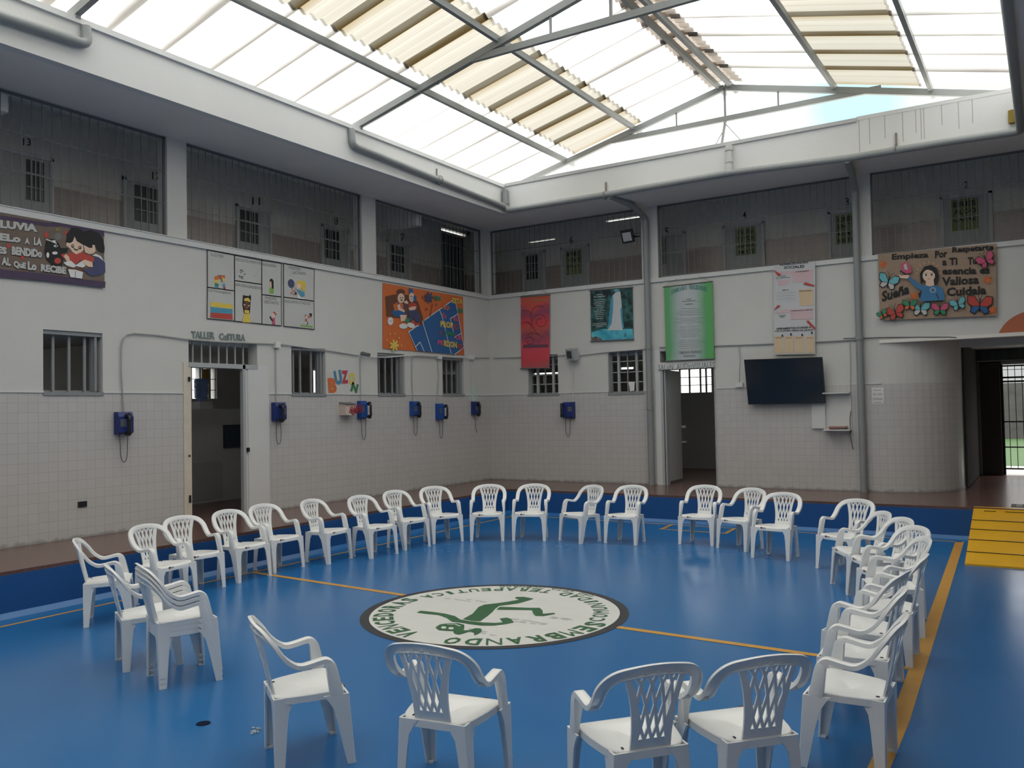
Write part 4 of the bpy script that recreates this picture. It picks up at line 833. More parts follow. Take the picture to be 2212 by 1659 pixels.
phone('y', -8.55, 1.985, 0.01, 0.205, 0.285, 0.11, M_PHONE2, 'dark blue wall phone farthest left, below the long conduit')
phone('y', -5.94, 2.10, -0.02, 0.21, 0.285, 0.11, M_PHONE2, 'dark blue wall phone right of the workshop door')
phone('y', -4.05, 2.12, 0.10, 0.16, 0.31, 0.10, M_PHONE, 'bright blue wall phone right of the small letter box')
phone('y', -2.60, 2.11, 0.03, 0.21, 0.275, 0.10, M_PHONE, 'bright blue wall phone below and right of the third window')
phone('y', -1.83, 2.065, 0.10, 0.17, 0.32, 0.10, M_PHONE, 'bright blue wall phone just left of the fourth window')
phone('y', -0.60, 2.10, 0.0, 0.205, 0.275, 0.10, M_PHONE2, 'dark blue wall phone nearest the corner on the left wall', 2)
phone('x', 1.945, 2.05, -0.115, 0.235, 0.325, 0.11, M_PHONE2, 'blue wall phone alone on the back wall')

# ================================================================ television, shelf, sockets
t = thing('television', 'large black flat television hung tilted on the back wall', 'television', (6.18, -0.1, 2.33))
P = [BW(0.22).at(x, y) for x, y in ((1607, 777), (1776, 771), (1781, 871), (1613, 874))]; P[2] += Vector((0, 0.09, 0)); P[3] += Vector((0, 0.09, 0))
ctr = sum(P, Vector()) / 4; q = MB(); q.prism([p for p in P], (0, 0.04, 0), M_BLACK); q.build('casing', t)
q = MB(); q.prism([ctr + (p - ctr) * 0.975 + Vector((0, -0.002, 0)) for p in P], (0, 0.001, 0), mat('screen', (0.012, 0.016, 0.022), 0.12)); q.build('screen', t)
q = MB(); q.box((5.95, -0.14, 2.15), (6.4, 0, 2.55), M_GRILLE); q.build('wall_bracket', t)
q = MB(); q.box((5.86, -0.15, 1.925), (5.90, -0.12, 1.945), M_BLACK); q.build('receiver', t)
t = thing('wall_shelf', 'small white wall shelf unit right of the television', 'shelf', (7.08, -0.1, 1.46))
q = MB(); q.box((6.88, -0.02, 1.47), (7.30, 0, 2.10), M_WHITE); q.build('back_panel', t)
q = MB(); q.box((6.87, -0.22, 1.465), (7.30, 0, 1.485), M_WHITE); q.build('shelf_board', t)
q = MB(); q.box((6.87, -0.16, 2.085), (7.30, 0, 2.105), M_WHITE); q.build('top_board', t)
q = MB(); q.box((6.865, -0.07, 1.485), (6.885, 0, 2.09), M_WHITE); q.build('side_panel', t)
q = MB(); q.box((6.66, -0.05, 1.50), (6.865, 0, 1.95), M_WHITE); tag(q.build('duct_cover'), 'white boxed cable cover under the television', 'cover')
for k, (c_, a, l, nm) in enumerate([((0.07, 0.05, 0.05), 0.05, 'dark disc box at the bottom of the pile on the wall shelf', 'disc_case'), ((0.30, 0.12, 0.09), -0.04, 'reddish disc box in the middle of the pile on the wall shelf', 'disc_case'), ((0.42, 0.30, 0.27), 0.03, 'pale pink disc box on top of the pile on the wall shelf', 'disc_case')]):
    q = MB(); z = 1.486 + k * 0.019; q.box((6.96 + a * 0.3, -0.19, z), (7.23 + a * 0.3, -0.04, z + 0.017), mat('case_%d' % k, c_, 0.5)); tag(q.build(nm), l, 'case', 'disc boxes on the wall shelf')
A_ = Art(BW(0.001)); 
t = thing('paper_notice', 'white printed notice taped to the tiles right of the right downpipe', 'notice', (7.7, 0, 1.95))
q = MB(); q.prism([BW(0.004).at(x, y) for x, y in ((1883, 837), (1909, 837), (1909, 872), (1884, 872))], (0, 0.003, 0), mat('paper_white', (0.72, 0.72, 0.70), 0.8)); q.build('sheet', t)
a_ = Art(BW(0.005)); G1 = mat('print_grey', (0.30, 0.30, 0.31), 0.8)
for y, x0, x1 in ((843, 1887, 1903), (850, 1886, 1893), (850, 1896, 1905), (853, 1886, 1893), (853, 1896, 1905), (860, 1886, 1906), (863, 1886, 1906), (869, 1889, 1904)): a_.line(G1, [(x0, y), (x1, y)], 0.008)
a_.build('print', t)

# ================================================================ yellow ramp
t = thing('ramp', 'bright yellow metal ramp with black grip strips at the right', 'ramp', (10.0, -2.7, 0))
q = MB(); q.prism([(9.18, -1.66, 0.0), (9.18, -1.66, 0.452), (9.22, -3.86, 0.02), (9.22, -3.86, 0.0)], (1.7, 0, 0), M_RAMP); q.build('deck', t)
q = MB(); p0, p1 = Vector((9.18, -1.66, 0.455)), Vector((9.22, -3.86, 0.023))
for i, u in enumerate((0.09, 0.27, 0.44, 0.62, 0.82)):
    c = p0.lerp(p1, u); q.bar(c + Vector((0.0 if i else 0.38, 0, 0.001)), c + Vector((1.7, -0.02, 0.001)), 0.020, 0.005, M_BLACK)
    if i == 0: q.bar(c + Vector((0.13, 0, 0.001)), c + Vector((0.27, 0, 0.001)), 0.018, 0.005, M_BLACK)
tag(q.build('grip_strips', t), 'black grip strips', None)
q = MB(); q.box((9.62, -1.50, HW), (10.15, -1.16, HW + 0.008), mat('mat_black_white', (0.10, 0.10, 0.10), 0.7)); mt = q.build('floor_mat'); tag(mt, 'small dark patterned mat at the top of the yellow ramp', 'mat')
q = MB()
for x, y in ((9.68, -1.44), (9.80, -1.36), (9.68, -1.26), (9.95, -1.44), (10.02, -1.28)): q.box((x, y, HW + 0.008), (x + 0.07, y + 0.06, HW + 0.009), M_WHITE)
q.build('pattern', mt)

# ================================================================ small things on the floor
q = MB(); q.lathe((5.60, -11.66, 0), [(0.001, 0.004), (0.030, 0.005), (0.042, 0.003), (0.045, 0.0)], mat('drain_dark', (0.006, 0.012, 0.03), 0.9, spec=0.1), 18); tag(q.build('floor_drain'), 'small dark round drain set in the blue floor at the lower left', 'drain')
q = MB()
for i in range(9): a = i * 0.7; q.box((5.98 + 0.045 * math.cos(a * 2.1) * (i % 3) / 2, -11.60 + 0.04 * math.sin(a * 1.7), 0), (6.00 + 0.045 * math.cos(a * 2.1) * (i % 3) / 2, -11.585 + 0.04 * math.sin(a * 1.7), 0.008), mat('flake', (0.35, 0.42, 0.48), 0.3))
tag(q.build('paint_flakes'), 'little scatter of pale chips on the blue floor near the front chair', 'chips', kind='stuff')

# ================================================================ things inside the workshop
t = thing('workshop_cabinet', 'dark cabinet inside the workshop doorway', 'cabinet', (-2.4, -5.6, HW))
q = MB(); q.box((-2.8, -6.1, HW), (-2.0, -4.6, 2.03), M_ROOM); q.build('body', t)
q = MB(); q.box((-2.0, -6.08, HW + 0.05), (-1.98, -5.36, 1.13), mat('cabinet_panel', (0.40, 0.41, 0.41), 0.6)); q.build('door', t)
q = MB(); q.box((-2.0, -5.33, 1.35), (-1.97, -4.7, 1.75), mat('cabinet_blue', (0.03, 0.05, 0.08), 0.5)); q.build('drawer', t)
t = thing('water_dispenser', 'blue water bottle on a white dispenser seen through the workshop doorway', 'water bottle', (-2.2, -5.62, 2.03))
q = MB(); q.box((-2.32, -5.76, 2.03), (-2.05, -5.50, 2.16), M_WHITE); q.build('base', t)
q = MB(); m_ = mat('blue_bottle', (0.30, 0.45, 0.80), 0.12); q.lathe((-2.18, -5.63, 2.16), [(0.05, 0), (0.06, 0.03), (0.115, 0.07), (0.12, 0.2), (0.113, 0.22), (0.12, 0.24), (0.12, 0.36), (0.10, 0.39), (0.001, 0.395)], m_, 20); q.build('bottle', t, 50)
# letter box with red paper flowers
t = thing('letter_box', 'small cream letter box with red paper flowers on the tiled wall', 'letter box', (0.1, -4.45, 1.88))
q = MB(); q.box((0.0, -4.56, 1.88), (0.14, -4.32, 2.08), mat('cream_paint', (0.62, 0.52, 0.45), 0.7)); q.prism([(0, -4.57, 2.08), (0.16, -4.57, 2.06), (0.16, -4.57, 2.075), (0, -4.57, 2.10)], (0, 0.26, 0), M_GRILLE); q.build('box', t)
q = MB(); random.seed(3); mr = mat('red_paper', (0.42, 0.03, 0.04), 0.7)
for i in range(16):
    c = Vector((0.15 + random.random() * 0.02, -4.45 + i * 0.017, 1.93 + 0.05 * math.sin(i * 1.3) + random.random() * 0.03 + i * 0.003)); q.tube([c + Vector((0.012 * math.sin(a), 0.025 * math.cos(a), 0.025 * math.sin(a))) for a in [k * PI / 4 for k in range(9)]], 0.006, mr, 5)
tag(q.build('paper_flowers', t), 'red paper flowers', None)

# ================================================================ trees and shrubs beyond the lawn
def bush(x, y, z, r, h, n, label, m):
    t = thing('shrub', label, 'shrub', (x, y, z), group='shrubs in front of the outer wall'); q = MB(); rnd = random.Random(int(x * 100))
    for i in range(n):
        a, e, k = rnd.random() * 2 * PI, rnd.random(), rnd.random() ** 0.4; c = Vector((x + r * k * math.cos(a) * math.cos(e), y + r * k * math.sin(a) * math.cos(e) * 0.6, z + h * (0.25 + 0.72 * e)))
        u = Vector((rnd.uniform(-1, 1), rnd.uniform(-1, 1), rnd.uniform(-1, 1))).normalized() * 0.13; v = u.cross(Vector((rnd.uniform(-1, 1), rnd.uniform(-1, 1), rnd.uniform(-1, 1)))).normalized() * 0.05
        q.add([c - u, c + v, c + u, c - v], [(0, 1, 2, 3)], m)
    q.build('foliage', t); q = MB(); q.tube([(x, y, z), (x, y, z + h * 0.6)], [0.06, 0.03], mat('bark', (0.10, 0.08, 0.06), 0.9), 7); q.build('stem', t)
MF = mat('leaf_grey_green', (0.018, 0.028, 0.016), 0.8, noise=0.5, nscale=3)
for i, (x, y, h) in enumerate(((12.2, 20.5, 3.0), (14.4, 21, 3.6), (16.8, 20.5, 3.3), (19.5, 21, 3.8))):
    bush(x, y, 0.4, 1.2, h, 900, ['leftmost', 'second', 'third', 'rightmost'][i] + ' grey green shrub in the garden beyond the passage gate', MF)
t = thing('garden_building', 'pale building beyond the garden wall', 'building', (15, 30, 0))
q = MB(); q.box((8, 29, 0), (30, 34, 6), mat('pale_building', (0.30, 0.31, 0.32), 0.8)); q.build('wall', t)
for i in range(6): q = MB(); q.box((9.2 + i * 3, 28.97, 3.2), (10.6 + i * 3, 29, 4.6), M_GLASSD); q.build('window', t)
# ================================================================ banners, murals and signs
def pm(n, r, g, b, rough=0.75, noise=0.06):
    # paints greyed and lifted, putting a lens haze into their colour
    l = 0.3 * r + 0.59 * g + 0.11 * b; f = lambda c: (c * 0.80 + l * 0.20) * 0.90 + 10
    return mat(n, C8(f(r), f(g), f(b)), rough, noise=noise, nscale=9)
BLK = pm('paint_black', 26, 28, 28); WHT = pm('paint_white', 232, 234, 232); RED = pm('paint_red', 214, 62, 48); ORG = pm('paint_orange', 238, 104, 34, noise=0.08); YLW = pm('paint_yellow', 240, 205, 60)
BLU = pm('paint_blue', 30, 98, 172); NAV = pm('paint_navy', 66, 72, 118); GRN = pm('paint_green', 36, 150, 98); SKN = pm('paint_skin', 246, 205, 176); BRN = pm('paint_brown', 112, 62, 38); PNK = pm('paint_pink', 226, 76, 120)
CYN = pm('paint_cyan', 92, 196, 208); LGR = pm('paint_lime', 120, 190, 60); GRY = pm('paint_grey', 120, 124, 124); PAL = pm('paint_pale', 196, 198, 196); PUR = pm('paint_purple', 74, 56, 92); KRF = pm('kraft_paper', 168, 138, 112, noise=0.12); KR2 = pm('kraft_dark', 118, 98, 84, noise=0.15); SKY2 = pm('paint_sky', 60, 160, 200)
def banner(name, label, cat, plane, quad, m, rods=False, thick=0.004, fringe=None, group=None):
    P = [plane.at(x, y) for x, y in quad]; c = sum(P, Vector()) / 4; t = thing(name, label, cat, c, group); q = MB()
    n = 12; rows = []
    for i in range(n + 1):
        u = i / n; a = P[0].lerp(P[1], u); d = P[3].lerp(P[2], u); rows.append([a, d, d - plane.n * thick, a - plane.n * thick])
    q.loft(rows, m); q.build('cloth', t)
    if rods:
        for a, b_ in ((P[0], P[1]), (P[3], P[2])): q = MB(); e = (b_ - a).normalized() * 0.02; q.tube([a - e + plane.n * 0.002, b_ + e + plane.n * 0.002], 0.011, M_GRILLE, 8); q.build('rod', t)
        q = MB(); up = Vector((0, 0, 0.13)); k = (P[1] - P[0]) * 0.28; q.tube([P[0], P[0] + k + up], 0.003, M_GRILLE, 4); q.tube([P[1], P[1] - k + up], 0.003, M_GRILLE, 4); q.build('string', t)
    return t
# ---- anime style reading banner, far left
pl = LW(0.03); t = banner('painted_banner', 'brown painted banner of two dark-haired children reading, at the far left', 'banner', pl, ((-150, 426), (224, 492), (226, 619), (-150, 585)), KR2)
a = Art(pl, (0, 460, 9.217), 0.001)
a.poly(PUR, [(-1400, -180), (0, 50), (300, 90), (700, 160), (1000, 200), (1150, 130), (1250, 190), (1450, 260), (1750, 230), (2040, 300), (2070, 330), (2075, 480), (1700, 380), (1500, 330), (1250, 270), (900, 270), (500, 200), (0, 130), (-1400, -90)])
a.poly(PUR, [(-1400, 980), (0, 1120), (900, 1210), (1640, 1320), (2100, 1370), (2090, 1495), (1900, 1470), (1200, 1390), (400, 1300), (0, 1270), (-1400, 1130)])
a.disc(GRY, 1150, 470, 70).disc(RED, 920, 440, 45, 55).disc(RED, 1300, 390, 35, 40).disc(RED, 170, 655, 45, 40).disc(RED, 440, 890, 40, 38).disc(mat('ochre', C8(130, 120, 60)), 1140, 330, 45, 35)
a.poly(BLK, [(1310, 590), (1330, 420), (1420, 290), (1560, 300), (1660, 370), (1800, 340), (1960, 400), (2050, 520), (2080, 700), (2070, 800), (1960, 770), (1900, 680), (1780, 700), (1640, 650), (1500, 560), (1480, 480), (1440, 560), (1400, 640)])
a.poly(SKN, [(1320, 590), (1400, 600), (1450, 560), (1480, 470), (1520, 560), (1650, 640), (1660, 740), (1590, 800), (1510, 830), (1440, 780), (1380, 700), (1310, 650)])
a.poly(SKN, [(1660, 640), (1780, 700), (1840, 690), (1830, 640), (1880, 640), (1900, 760), (1850, 810), (1770, 820), (1690, 790)])
a.disc(BLK, 1440, 660, 28, 36).disc(WHT, 1440, 655, 12, 14).disc(BLK, 1585, 690, 30, 34).disc(WHT, 1582, 684, 12, 13).line(BLK, [(1460, 700), (1500, 740), (1550, 730)], 0.012)
a.poly(RED, [(1180, 800), (1240, 770), (1300, 850), (1400, 780), (1500, 830), (1620, 780), (1720, 820), (1870, 900), (1860, 980), (1700, 950), (1600, 940), (1500, 1020), (1380, 960), (1230, 880)])
a.poly(NAV, [(1870, 890), (1960, 860), (2060, 960), (2085, 1000), (2090, 1190), (1960, 1250), (1800, 1260), (1700, 1180), (1640, 1120), (1850, 1090)])
a.poly(WHT, [(1830, 850), (1900, 810), (2000, 860), (2060, 960), (1950, 880)])
a.poly(SKN, [(1260, 860), (1310, 820), (1370, 880), (1380, 960), (1320, 970)]).poly(SKN, [(1610, 960), (1680, 930), (1830, 980), (1840, 1080), (1740, 1070), (1660, 1000)])
a.poly(WHT, [(1250, 990), (1400, 950), (1500, 1040), (1620, 960), (1700, 1050), (1640, 1090), (1510, 1060), (1450, 1090), (1320, 1050)])
a.poly(BRN, [(1300, 1050), (1480, 1110), (1680, 1090), (1640, 1170), (1480, 1180), (1320, 1110)])
a.poly(BLK, [(930, 520), (1040, 520), (1160, 600), (1200, 700), (1350, 700), (1330, 780), (1200, 830), (1260, 920), (1220, 1060), (1060, 1060), (920, 930), (880, 760), (900, 620)])
a.disc(WHT, 1060, 570, 40, 24).disc(WHT, 1100, 660, 42, 24).disc(BLK, 1110, 662, 16).disc(WHT, 940, 840, 28, 55).disc(WHT, 1080, 800, 55, 30).disc(RED, 1135, 955, 68, 58).line(WHT, [(910, 530), (1000, 560), (1110, 610)], 0.014)
a.poly(WHT, [(1340, 1120), (1480, 1130), (1640, 1180), (1620, 1310), (1390, 1280)]).line(GRY, [(1490, 1160), (1480, 1290)], 0.008)
a.build('painting', t)
a = Art(pl, (0, 460, 9.217), 0.004)
for s, x0, y0, x1, y1, h in (('LA  LLUViA', -640, 230, 740, 385, 170), ('EL CiELo', -640, 480, 410, 600, 160), ('A', 485, 620, 585, 632, 130), ('LA', 665, 640, 830, 665, 160), ('El SoL ES', -640, 730, 130, 830, 150), ('BENDiDo', 225, 835, 830, 900, 170), ('AL', 20, 1035, 205, 1060, 160), ('QuE', 260, 1100, 510, 1140, 150), ('Lo', 540, 1135, 720, 1155, 170), ('RECiBE', 800, 1165, 1310, 1225, 150), ('A EL', -560, 980, -120, 1020, 150)):
    a.text(BLK, s, x0 + 7, y0 + 9, x1 + 9, y1 + 9, h + 6, 0.06); a.text(PAL, s, x0, y0, x1, y1, h, 0.06)
tag(a.build('lettering', t), 'white brush lettering', None)

# ---- eight drawing panels
M_PAN = pm('drawing_paper', 200, 202, 198, noise=0.02)
def panel(label, quad):
    t = thing('drawing_sheet', label, 'poster', LW().at(*[sum(v) / 4 for v in zip(*[(440 + x / 8.824, 530 + y / 8.824) for x, y in quad])]), 'drawn sheets mounted above the workshop door')
    q = MB(); P = [LW(0.012).at(440 + x / 8.824, 530 + y / 8.824) for x, y in quad]; q.prism(P, (-0.008, 0, 0), M_PAN); q.build('sheet', t)
    a = Art(LW(0.012), (440, 530, 8.824), 0.0008); a.line(BLK, [*quad], 0.012, True); return t, a
Q = {'a': ((68, 88), (583, 188), (585, 866), (72, 798)), 'b': ((72, 800), (585, 868), (590, 1442), (66, 1395)), 'c': ((588, 190), (1103, 288), (1105, 742), (590, 670)), 'd': ((590, 674), (1105, 746), (1108, 1498), (592, 1444)), 'e': ((1106, 290), (1480, 345), (1478, 982), (1110, 936)), 'f': ((1110, 940), (1478, 986), (1482, 1535), (1110, 1500)), 'g': ((1522, 345), (2108, 460), (2100, 1062), (1524, 985)), 'h': ((1524, 989), (2100, 1066), (2110, 1602), (1526, 1540))}
def head(a, s, x0, y0, x1, y1, h=55): a.text(GRY, s, x0, y0, x1, y1, h, 0.0)
t, a = panel('drawn sheet with a rainbow-haired head, top left of the eight', Q['a']); head(a, 'LGTBI', 140, 200, 370, 240)
a.poly(ORG, [(200, 600), (290, 565), (405, 570), (400, 640), (330, 640), (280, 650), (205, 660)]).poly(YLW, [(200, 660), (290, 650), (270, 720), (205, 715)]).poly(YLW, [(340, 600), (400, 640), (405, 690), (370, 690)]).poly(GRN, [(210, 720), (285, 735), (280, 780), (212, 775)]).poly(SKY2, [(212, 775), (280, 780), (275, 820), (215, 815)]).poly(SKY2, [(350, 760), (390, 715), (412, 780), (380, 800)]).poly(RED, [(370, 800), (415, 790), (415, 832), (375, 825)]).line(GRY, [(280, 575), (320, 590), (350, 700)], 0.02); a.build('drawing', t)
t, a = panel('drawn sheet with a yellow, blue and red flag, bottom left of the eight', Q['b']); head(a, 'EXTRANJERA', 95, 890, 520, 950)
a.poly(YLW, [(125, 1075), (550, 1125), (548, 1215), (128, 1170)]).poly(SKY2, [(128, 1170), (548, 1215), (546, 1310), (128, 1280)]).poly(RED, [(128, 1280), (546, 1310), (550, 1420), (125, 1375)]); a.build('drawing', t)
t, a = panel('drawn sheet with an old man\'s face, upper second from left', Q['c']); head(a, 'ADULTO MAYOR', 605, 290, 1090, 370)
for p in ([(690, 480), (720, 470), (750, 500)], [(670, 580), (710, 600), (750, 595)], [(680, 600), (740, 608)], [(720, 620), (742, 640)], [(700, 520), (715, 515)]): a.line(GRY, p, 0.018)
a.disc(BLK, 780, 548, 12).disc(GRY, 955, 588, 6).disc(GRY, 985, 592, 6); a.build('drawing', t)
t, a = panel('drawn sheet with a woman in a yellow headscarf, lower second from left', Q['d']); head(a, 'AFRODESCENDIENTE', 600, 770, 1100, 850)
a.poly(BLK, [(745, 950), (860, 968), (880, 935), (902, 980), (890, 1100), (880, 1300), (770, 1300), (735, 1150)]).poly(YLW, [(775, 1010), (850, 1000), (885, 1050), (880, 1085), (830, 1060), (765, 1060)]).disc(BRN, 815, 1140, 58, 80).poly(WHT, [(755, 1120), (800, 1135), (785, 1145), (760, 1140)]).poly(WHT, [(835, 1150), (875, 1140), (865, 1158), (840, 1160)]).disc(RED, 818, 1188, 18, 12).poly(YLW, [(775, 1230), (860, 1238), (865, 1300), (775, 1290)]).poly(YLW, [(760, 1300), (870, 1310), (895, 1475), (735, 1462)]); a.build('drawing', t)
t, a = panel('drawn sheet with a long-haired woman in green, upper third from left', Q['e']); head(a, 'INDIGENA', 1120, 390, 1380, 420)
a.poly(BLK, [(1250, 680), (1265, 645), (1300, 632), (1330, 680), (1332, 830), (1290, 830), (1290, 720)]).poly(SKN, [(1250, 690), (1285, 690), (1295, 800), (1265, 800)]).poly(LGR, [(1255, 800), (1330, 832), (1332, 925), (1250, 915)]); a.build('drawing', t)
t, a = panel('drawn sheet with a red-haired pregnant woman in pink, lower third from left', Q['f']); head(a, 'MADRE', 1170, 1020, 1385, 1050); head(a, 'GESTANTE', 1150, 1100, 1425, 1135)
a.poly(RED, [(1315, 1280), (1345, 1262), (1385, 1310), (1370, 1350), (1350, 1300)]).disc(SKN, 1325, 1335, 28, 45).poly(PNK, [(1300, 1390), (1350, 1380), (1362, 1515), (1300, 1510)]).poly(BLK, [(1250, 1370), (1268, 1345), (1320, 1440), (1300, 1450)]); a.build('drawing', t)
t, a = panel('drawn sheet with a blonde mother and balloon, upper rightmost', Q['g']); head(a, 'MADRE', 1625, 450, 1850, 485); head(a, 'LACTANTE', 1690, 540, 1940, 570)
a.disc(NAV, 1665, 728, 62, 85, a=-0.2).line(GRY, [(1720, 800), (1770, 850)], 0.008).disc(YLW, 1850, 745, 100, 75).poly(YLW, [(1870, 760), (1945, 720), (1930, 890), (1870, 850)]).disc(SKN, 1805, 780, 45, 50).poly(SKY2, [(1770, 840), (1840, 860), (1920, 900), (1920, 970), (1860, 985), (1810, 910)]).poly(WHT, [(1790, 930), (1850, 990), (1900, 990), (1900, 1025), (1790, 1010)])
for x, y in ((1680, 835), (1725, 860), (1690, 885), (1660, 915), (1710, 935), (1735, 900)): a.disc(RED, x, y, 14, 11)
a.poly(BLK, [(1745, 880), (1765, 900), (1762, 945), (1735, 940)]); a.build('drawing', t)
t, a = panel('drawn sheet with a footballer on green grass, lower rightmost', Q['h']); head(a, 'DISCAPACITADOS', 1545, 1090, 2030, 1140)
a.poly(LGR, [(1850, 1510), (2080, 1540), (2078, 1568), (1845, 1540)]).poly(BLK, [(2005, 1295), (2065, 1300), (2045, 1385), (2025, 1340)]).disc(ORG, 2002, 1365, 24, 24).disc(SKN, 1950, 1360, 22, 26).poly(BLK, [(1920, 1380), (1935, 1320), (1955, 1318), (1940, 1350)]).poly(RED, [(1930, 1405), (1965, 1400), (1960, 1460), (1935, 1450)]).poly(WHT, [(1925, 1450), (1975, 1465), (1960, 1500), (1930, 1490)]).line(BLK, [(1965, 1460), (1980, 1490), (1960, 1515)], 0.014); a.build('drawing', t)

# ---- name letters over the workshop door, paper letters
def letters(name, label, cat, plane, items, m=None, depth=0.012, group=None):
    t = thing(name, label, cat, plane.at(items[0][1], items[0][2]), group)
    for s, x0, y0, x1, y1, h, mm in items:
        q = MB(); vs, fs = text_geo(s, 0.03); A = plane.at(x0, y0); U = plane.at(x1, y1) - A; V = plane.at(x0, y0 - h) - A; V = Vector((0, 0, V.length)) if plane.ax < 2 else V
        pts = [A + U * a_ + V * b_ for a_, b_ in vs]; q.add([p + plane.n * depth for p in pts], fs, mm)
        ed = {}
        for f in fs:
            for i in range(len(f)):
                e = (f[i], f[(i + 1) % len(f)]); k = tuple(sorted(e)); ed[k] = None if k in ed else e
        bs = [e for e in ed.values() if e]; n = len(pts)
        q.add(pts + [p + plane.n * depth for p in pts], [(e[0], e[1], n + e[1], n + e[0]) for e in bs], mm); q.build('lettering' if len(s) > 1 else 'letter', t)
    return t
SG = mat('sign_grey', (0.20, 0.25, 0.24), 0.7)
letters('name_sign', 'grey cut-out letters TALLER COSTURA over the workshop door', 'sign', LW(0.002), [('TALLER', 413, 730, 463, 732, 15, SG), ('CoSTURA', 473, 734, 529, 737, 15, SG)])
Z = lambda x, y: (680 + x / 5.53, 760 + y / 5.53)
def one(s, x0, y0, x1, y1, h, m, lab):
    a0, b0 = Z(x0, y0); a1, b1 = Z(x1, y1); pl_ = LW(0.002); t = thing('paper_letter', lab, 'letter', pl_.at(a0, b0), 'coloured paper letters above the letter box'); q = MB()
    vs, fs = text_geo(s, 0.06); A = pl_.at(a0, b0); U = pl_.at(a1, b1) - A; R_ = Vector((0, -U.z, U.y)).normalized(); hh = (pl_.at(a0, b0) - pl_.at(a0, b0 - h / 5.53)).length
    pts = [A + U * u + R_ * hh * v for u, v in vs]; q.add([p + Vector((0.004, 0, 0)) for p in pts], fs, m); q.build('cut_paper', t)
one('B', 165, 500, 265, 490, 185, ORG, 'orange paper letter B, first of the arched word'); one('U', 250, 405, 335, 380, 175, pm('letter_blue', 60, 140, 185), 'blue paper letter U, second of the arched word'); one('Z', 322, 378, 400, 375, 155, pm('letter_red', 215, 50, 75), 'red paper letter Z, middle of the arched word')
one('O', 400, 395, 480, 405, 155, YLW, 'yellow paper letter O, fourth of the arched word'); one('N', 425, 465, 500, 500, 115, pm('letter_green', 50, 130, 75), 'green paper letter N, last of the arched word')

# ---- orange mural with the blue court
pl = LW(0.014); t = banner('painted_mural', 'orange painted board of two seated figures and a blue court, near the corner', 'mural', pl, ((827, 611), (1000, 641), (1003, 767), (827, 753)), ORG)
a = Art(pl, (780, 550, 5.53), 0.001)
a.poly(BRN, [(285, 500), (400, 475), (560, 480), (680, 560), (740, 760), (720, 880), (600, 760), (430, 760), (300, 740)])
a.disc(BLU, 450, 690, 80, 55).poly(ORG, [(380, 600), (450, 560), (520, 600), (520, 660), (400, 670)]).poly(NAV, [(430, 580), (450, 570), (460, 640), (440, 650)]).poly(NAV, [(500, 560), (530, 590), (530, 660), (505, 650)])
a.disc(BRN, 470, 450, 52, 40).disc(SKN, 475, 520, 42, 58).disc(BLK, 468, 515, 6, 9).disc(BLK, 492, 518, 6, 9).disc(BRN, 480, 545, 14, 9).poly(SKN, [(430, 600), (460, 590), (470, 640), (520, 670), (515, 690), (440, 660)]).poly(SKN, [(500, 570), (540, 545), (565, 580), (545, 590)])
a.poly(RED, [(560, 600), (600, 570), (660, 590), (660, 660), (570, 660)]).disc(SKN, 600, 505, 32, 62).poly(BLU, [(565, 400), (610, 410), (625, 470), (600, 450), (570, 480)]).disc(BLU, 640, 520, 20, 34).disc(BLK, 590, 500, 5, 8).disc(BLK, 606, 503, 5, 8).disc(BRN, 600, 535, 8, 6).poly(SKN, [(560, 640), (610, 620), (655, 620), (640, 660), (580, 670)])
a.poly(NAV, [(560, 670), (640, 660), (700, 720), (700, 810), (640, 800), (620, 740), (600, 820), (565, 780)]).poly(SKN, [(460, 720), (540, 720), (530, 790), (470, 800)]).poly(GRN, [(520, 770), (580, 760), (570, 810), (520, 810)]).poly(RED, [(580, 800), (700, 820), (690, 850), (600, 840)])
a.disc(WHT, 345, 795, 34, 48).disc(WHT, 500, 855, 50, 32).disc(WHT, 590, 845, 48, 30, a=0.3).disc(WHT, 668, 870, 32, 24).line(GRY, [(320, 800), (370, 790)], 0.006)
a.poly(BLU, [(560, 925), (640, 870), (740, 830), (740, 790), (830, 735), (930, 655), (1090, 540), (1125, 570), (1150, 720), (1190, 960), (1222, 1110), (1110, 1190), (1070, 1188), (665, 1150)])
for p in ([(560, 925), (665, 1150)], [(560, 925), (645, 865)], [(725, 795), (840, 1165)], [(750, 785), (930, 655), (1090, 545)], [(930, 660), (960, 740), (1070, 1188)], [(1122, 570), (1150, 720), (1222, 1110), (1110, 1192)], [(640, 1105), (695, 1045), (748, 1158)], [(1095, 920), (1058, 765), (1140, 715)], [(1105, 990), (1188, 940)]): a.line(WHT, p, 0.016)
for cx, cy, m_ in ((800, 515, NAV), (385, 1085, YLW)):
    for k in range(7): g = k * 0.9; a.line(m_, [(cx, cy), (cx + 50 * math.cos(g), cy + 62 * math.sin(g))], 0.05)
for x, y in ((337, 950), (392, 945), (445, 995), (295, 1020), (470, 1085)): a.disc(YLW, x, y, 6, 12)
for x, y in ((725, 510), (885, 600), (770, 650)): a.disc(BRN, x, y, 10, 12)
a.line(BRN, [(840, 590), (820, 700), (812, 740)], 0.02); a.build('painting', t)
a = Art(pl, (780, 550, 5.53), 0.016)
